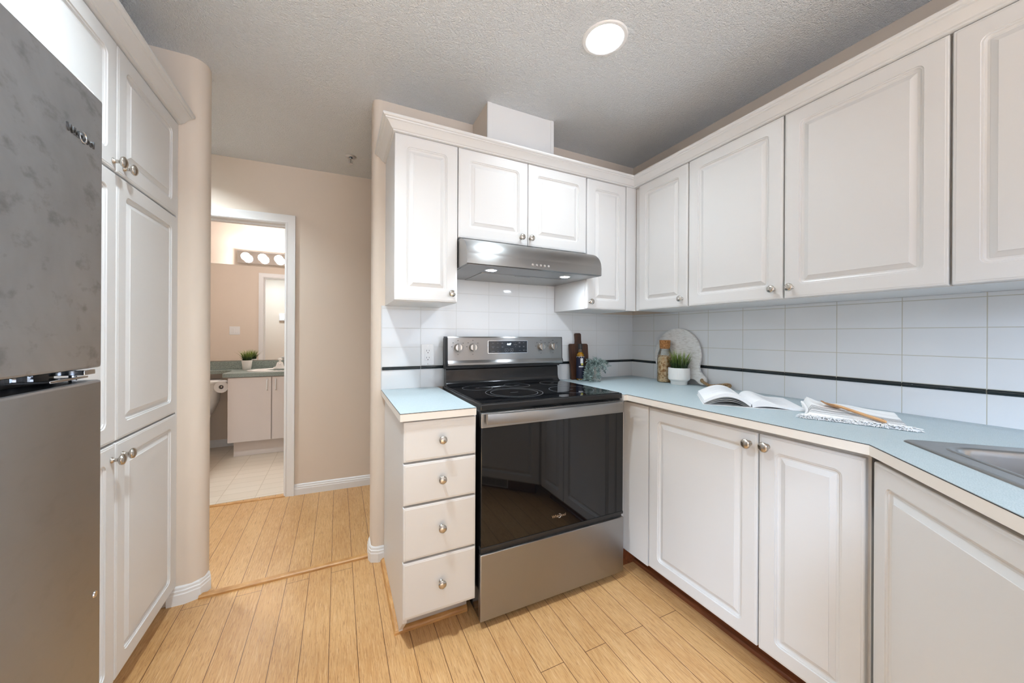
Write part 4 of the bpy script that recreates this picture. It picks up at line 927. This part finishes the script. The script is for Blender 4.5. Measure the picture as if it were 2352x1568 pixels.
MB().rings([trr(-3.44, -3.16, 2.60, 2.765, .04, .375), trr(-3.47, -3.105, 2.575, 2.77, .05, .50), trr(-3.49, -3.085, 2.56, 2.772, .05, .69)]).build('tank', 'porcelain', t, ang=50)
MB().rings([trr(-3.495, -3.078, 2.553, 2.774, .05, .690), trr(-3.50, -3.073, 2.548, 2.775, .05, .70), trr(-3.50, -3.073, 2.548, 2.775, .05, .72), trr(-3.485, -3.09, 2.56, 2.77, .05, .732)]).build('tank_lid', 'porcelain', t, ang=50)
el = lambda cx, cy, a, b, z: [Vector((cx+a*math.cos(2*PI*i/36), cy+b*math.sin(2*PI*i/36), z)) for i in range(36)]
MB().rings([el(-3.29, 2.45, .11, .19, .003), el(-3.29, 2.46, .10, .18, .12), el(-3.29, 2.42, .14, .21, .26), el(-3.29, 2.36, .185, .25, .375), el(-3.29, 2.36, .185, .25, .392)]).build('bowl', 'porcelain', t, ang=60)
MB().rings([el(-3.29, 2.37, .19, .245, .393), el(-3.29, 2.37, .19, .245, .41), el(-3.29, 2.37, .175, .23, .425)]).build('seat_lid', 'porcelain', t, ang=60)
t = thing('toilet_roll', 'white toilet paper roll on a holder at the side of the vanity', 'toilet paper', (-3.0, 2.42, .69))
MB().lathe([(.020, 0), (.056, 0), (.056, .105), (.020, .105)], (-3.005, 2.345, .690), (0, 1, 0), 36, cap0=False, cap1=False).build('paper_roll', 'tissue', t, ang=50)
MB().lathe([(.020, .001), (.019, .001), (.019, .104), (.020, .104)], (-3.005, 2.345, .690), (0, 1, 0), 24, cap0=False, cap1=False).build('core', 'ceramic_grey', t)
m = MB().tube([(-2.9305, 2.47, .690), (-3.005, 2.47, .690), (-3.005, 2.36, .690)], .008, 10); m.build('holder', 'chrome', t)
# switch plate on the bathroom side of the hall wall, thermostat across the hall (both seen in the mirror)
def hall_thing(o): o.location = HL; o.rotation_euler = (0, 0, HA); return o
t = thing('light_switch', 'double white rocker switch plate reflected in the bathroom mirror', 'light switch'); hall_thing(t)
MB().box(-1.065, -.945, .1205, .126, 1.195, 1.312, .002).build('cover_plate', 'white_plastic', t, world=False)
for x in (-1.028, -.982): MB().box(x-.017, x+.017, .125, .129, 1.222, 1.288, .0015).build('rocker', 'white_plastic', t, world=False)
t = thing('thermostat', 'small wall thermostat with a lit screen, seen in the mirror', 'thermostat', (-2.85, .176, 1.50))
MB().box(-2.905, -2.795, .1755, .198, 1.44, 1.56, .006).build('case', 'white_plastic', t)
MB().box(-2.885, -2.815, .198, .199, 1.475, 1.54).build('screen', 'thermostat_screen', t)
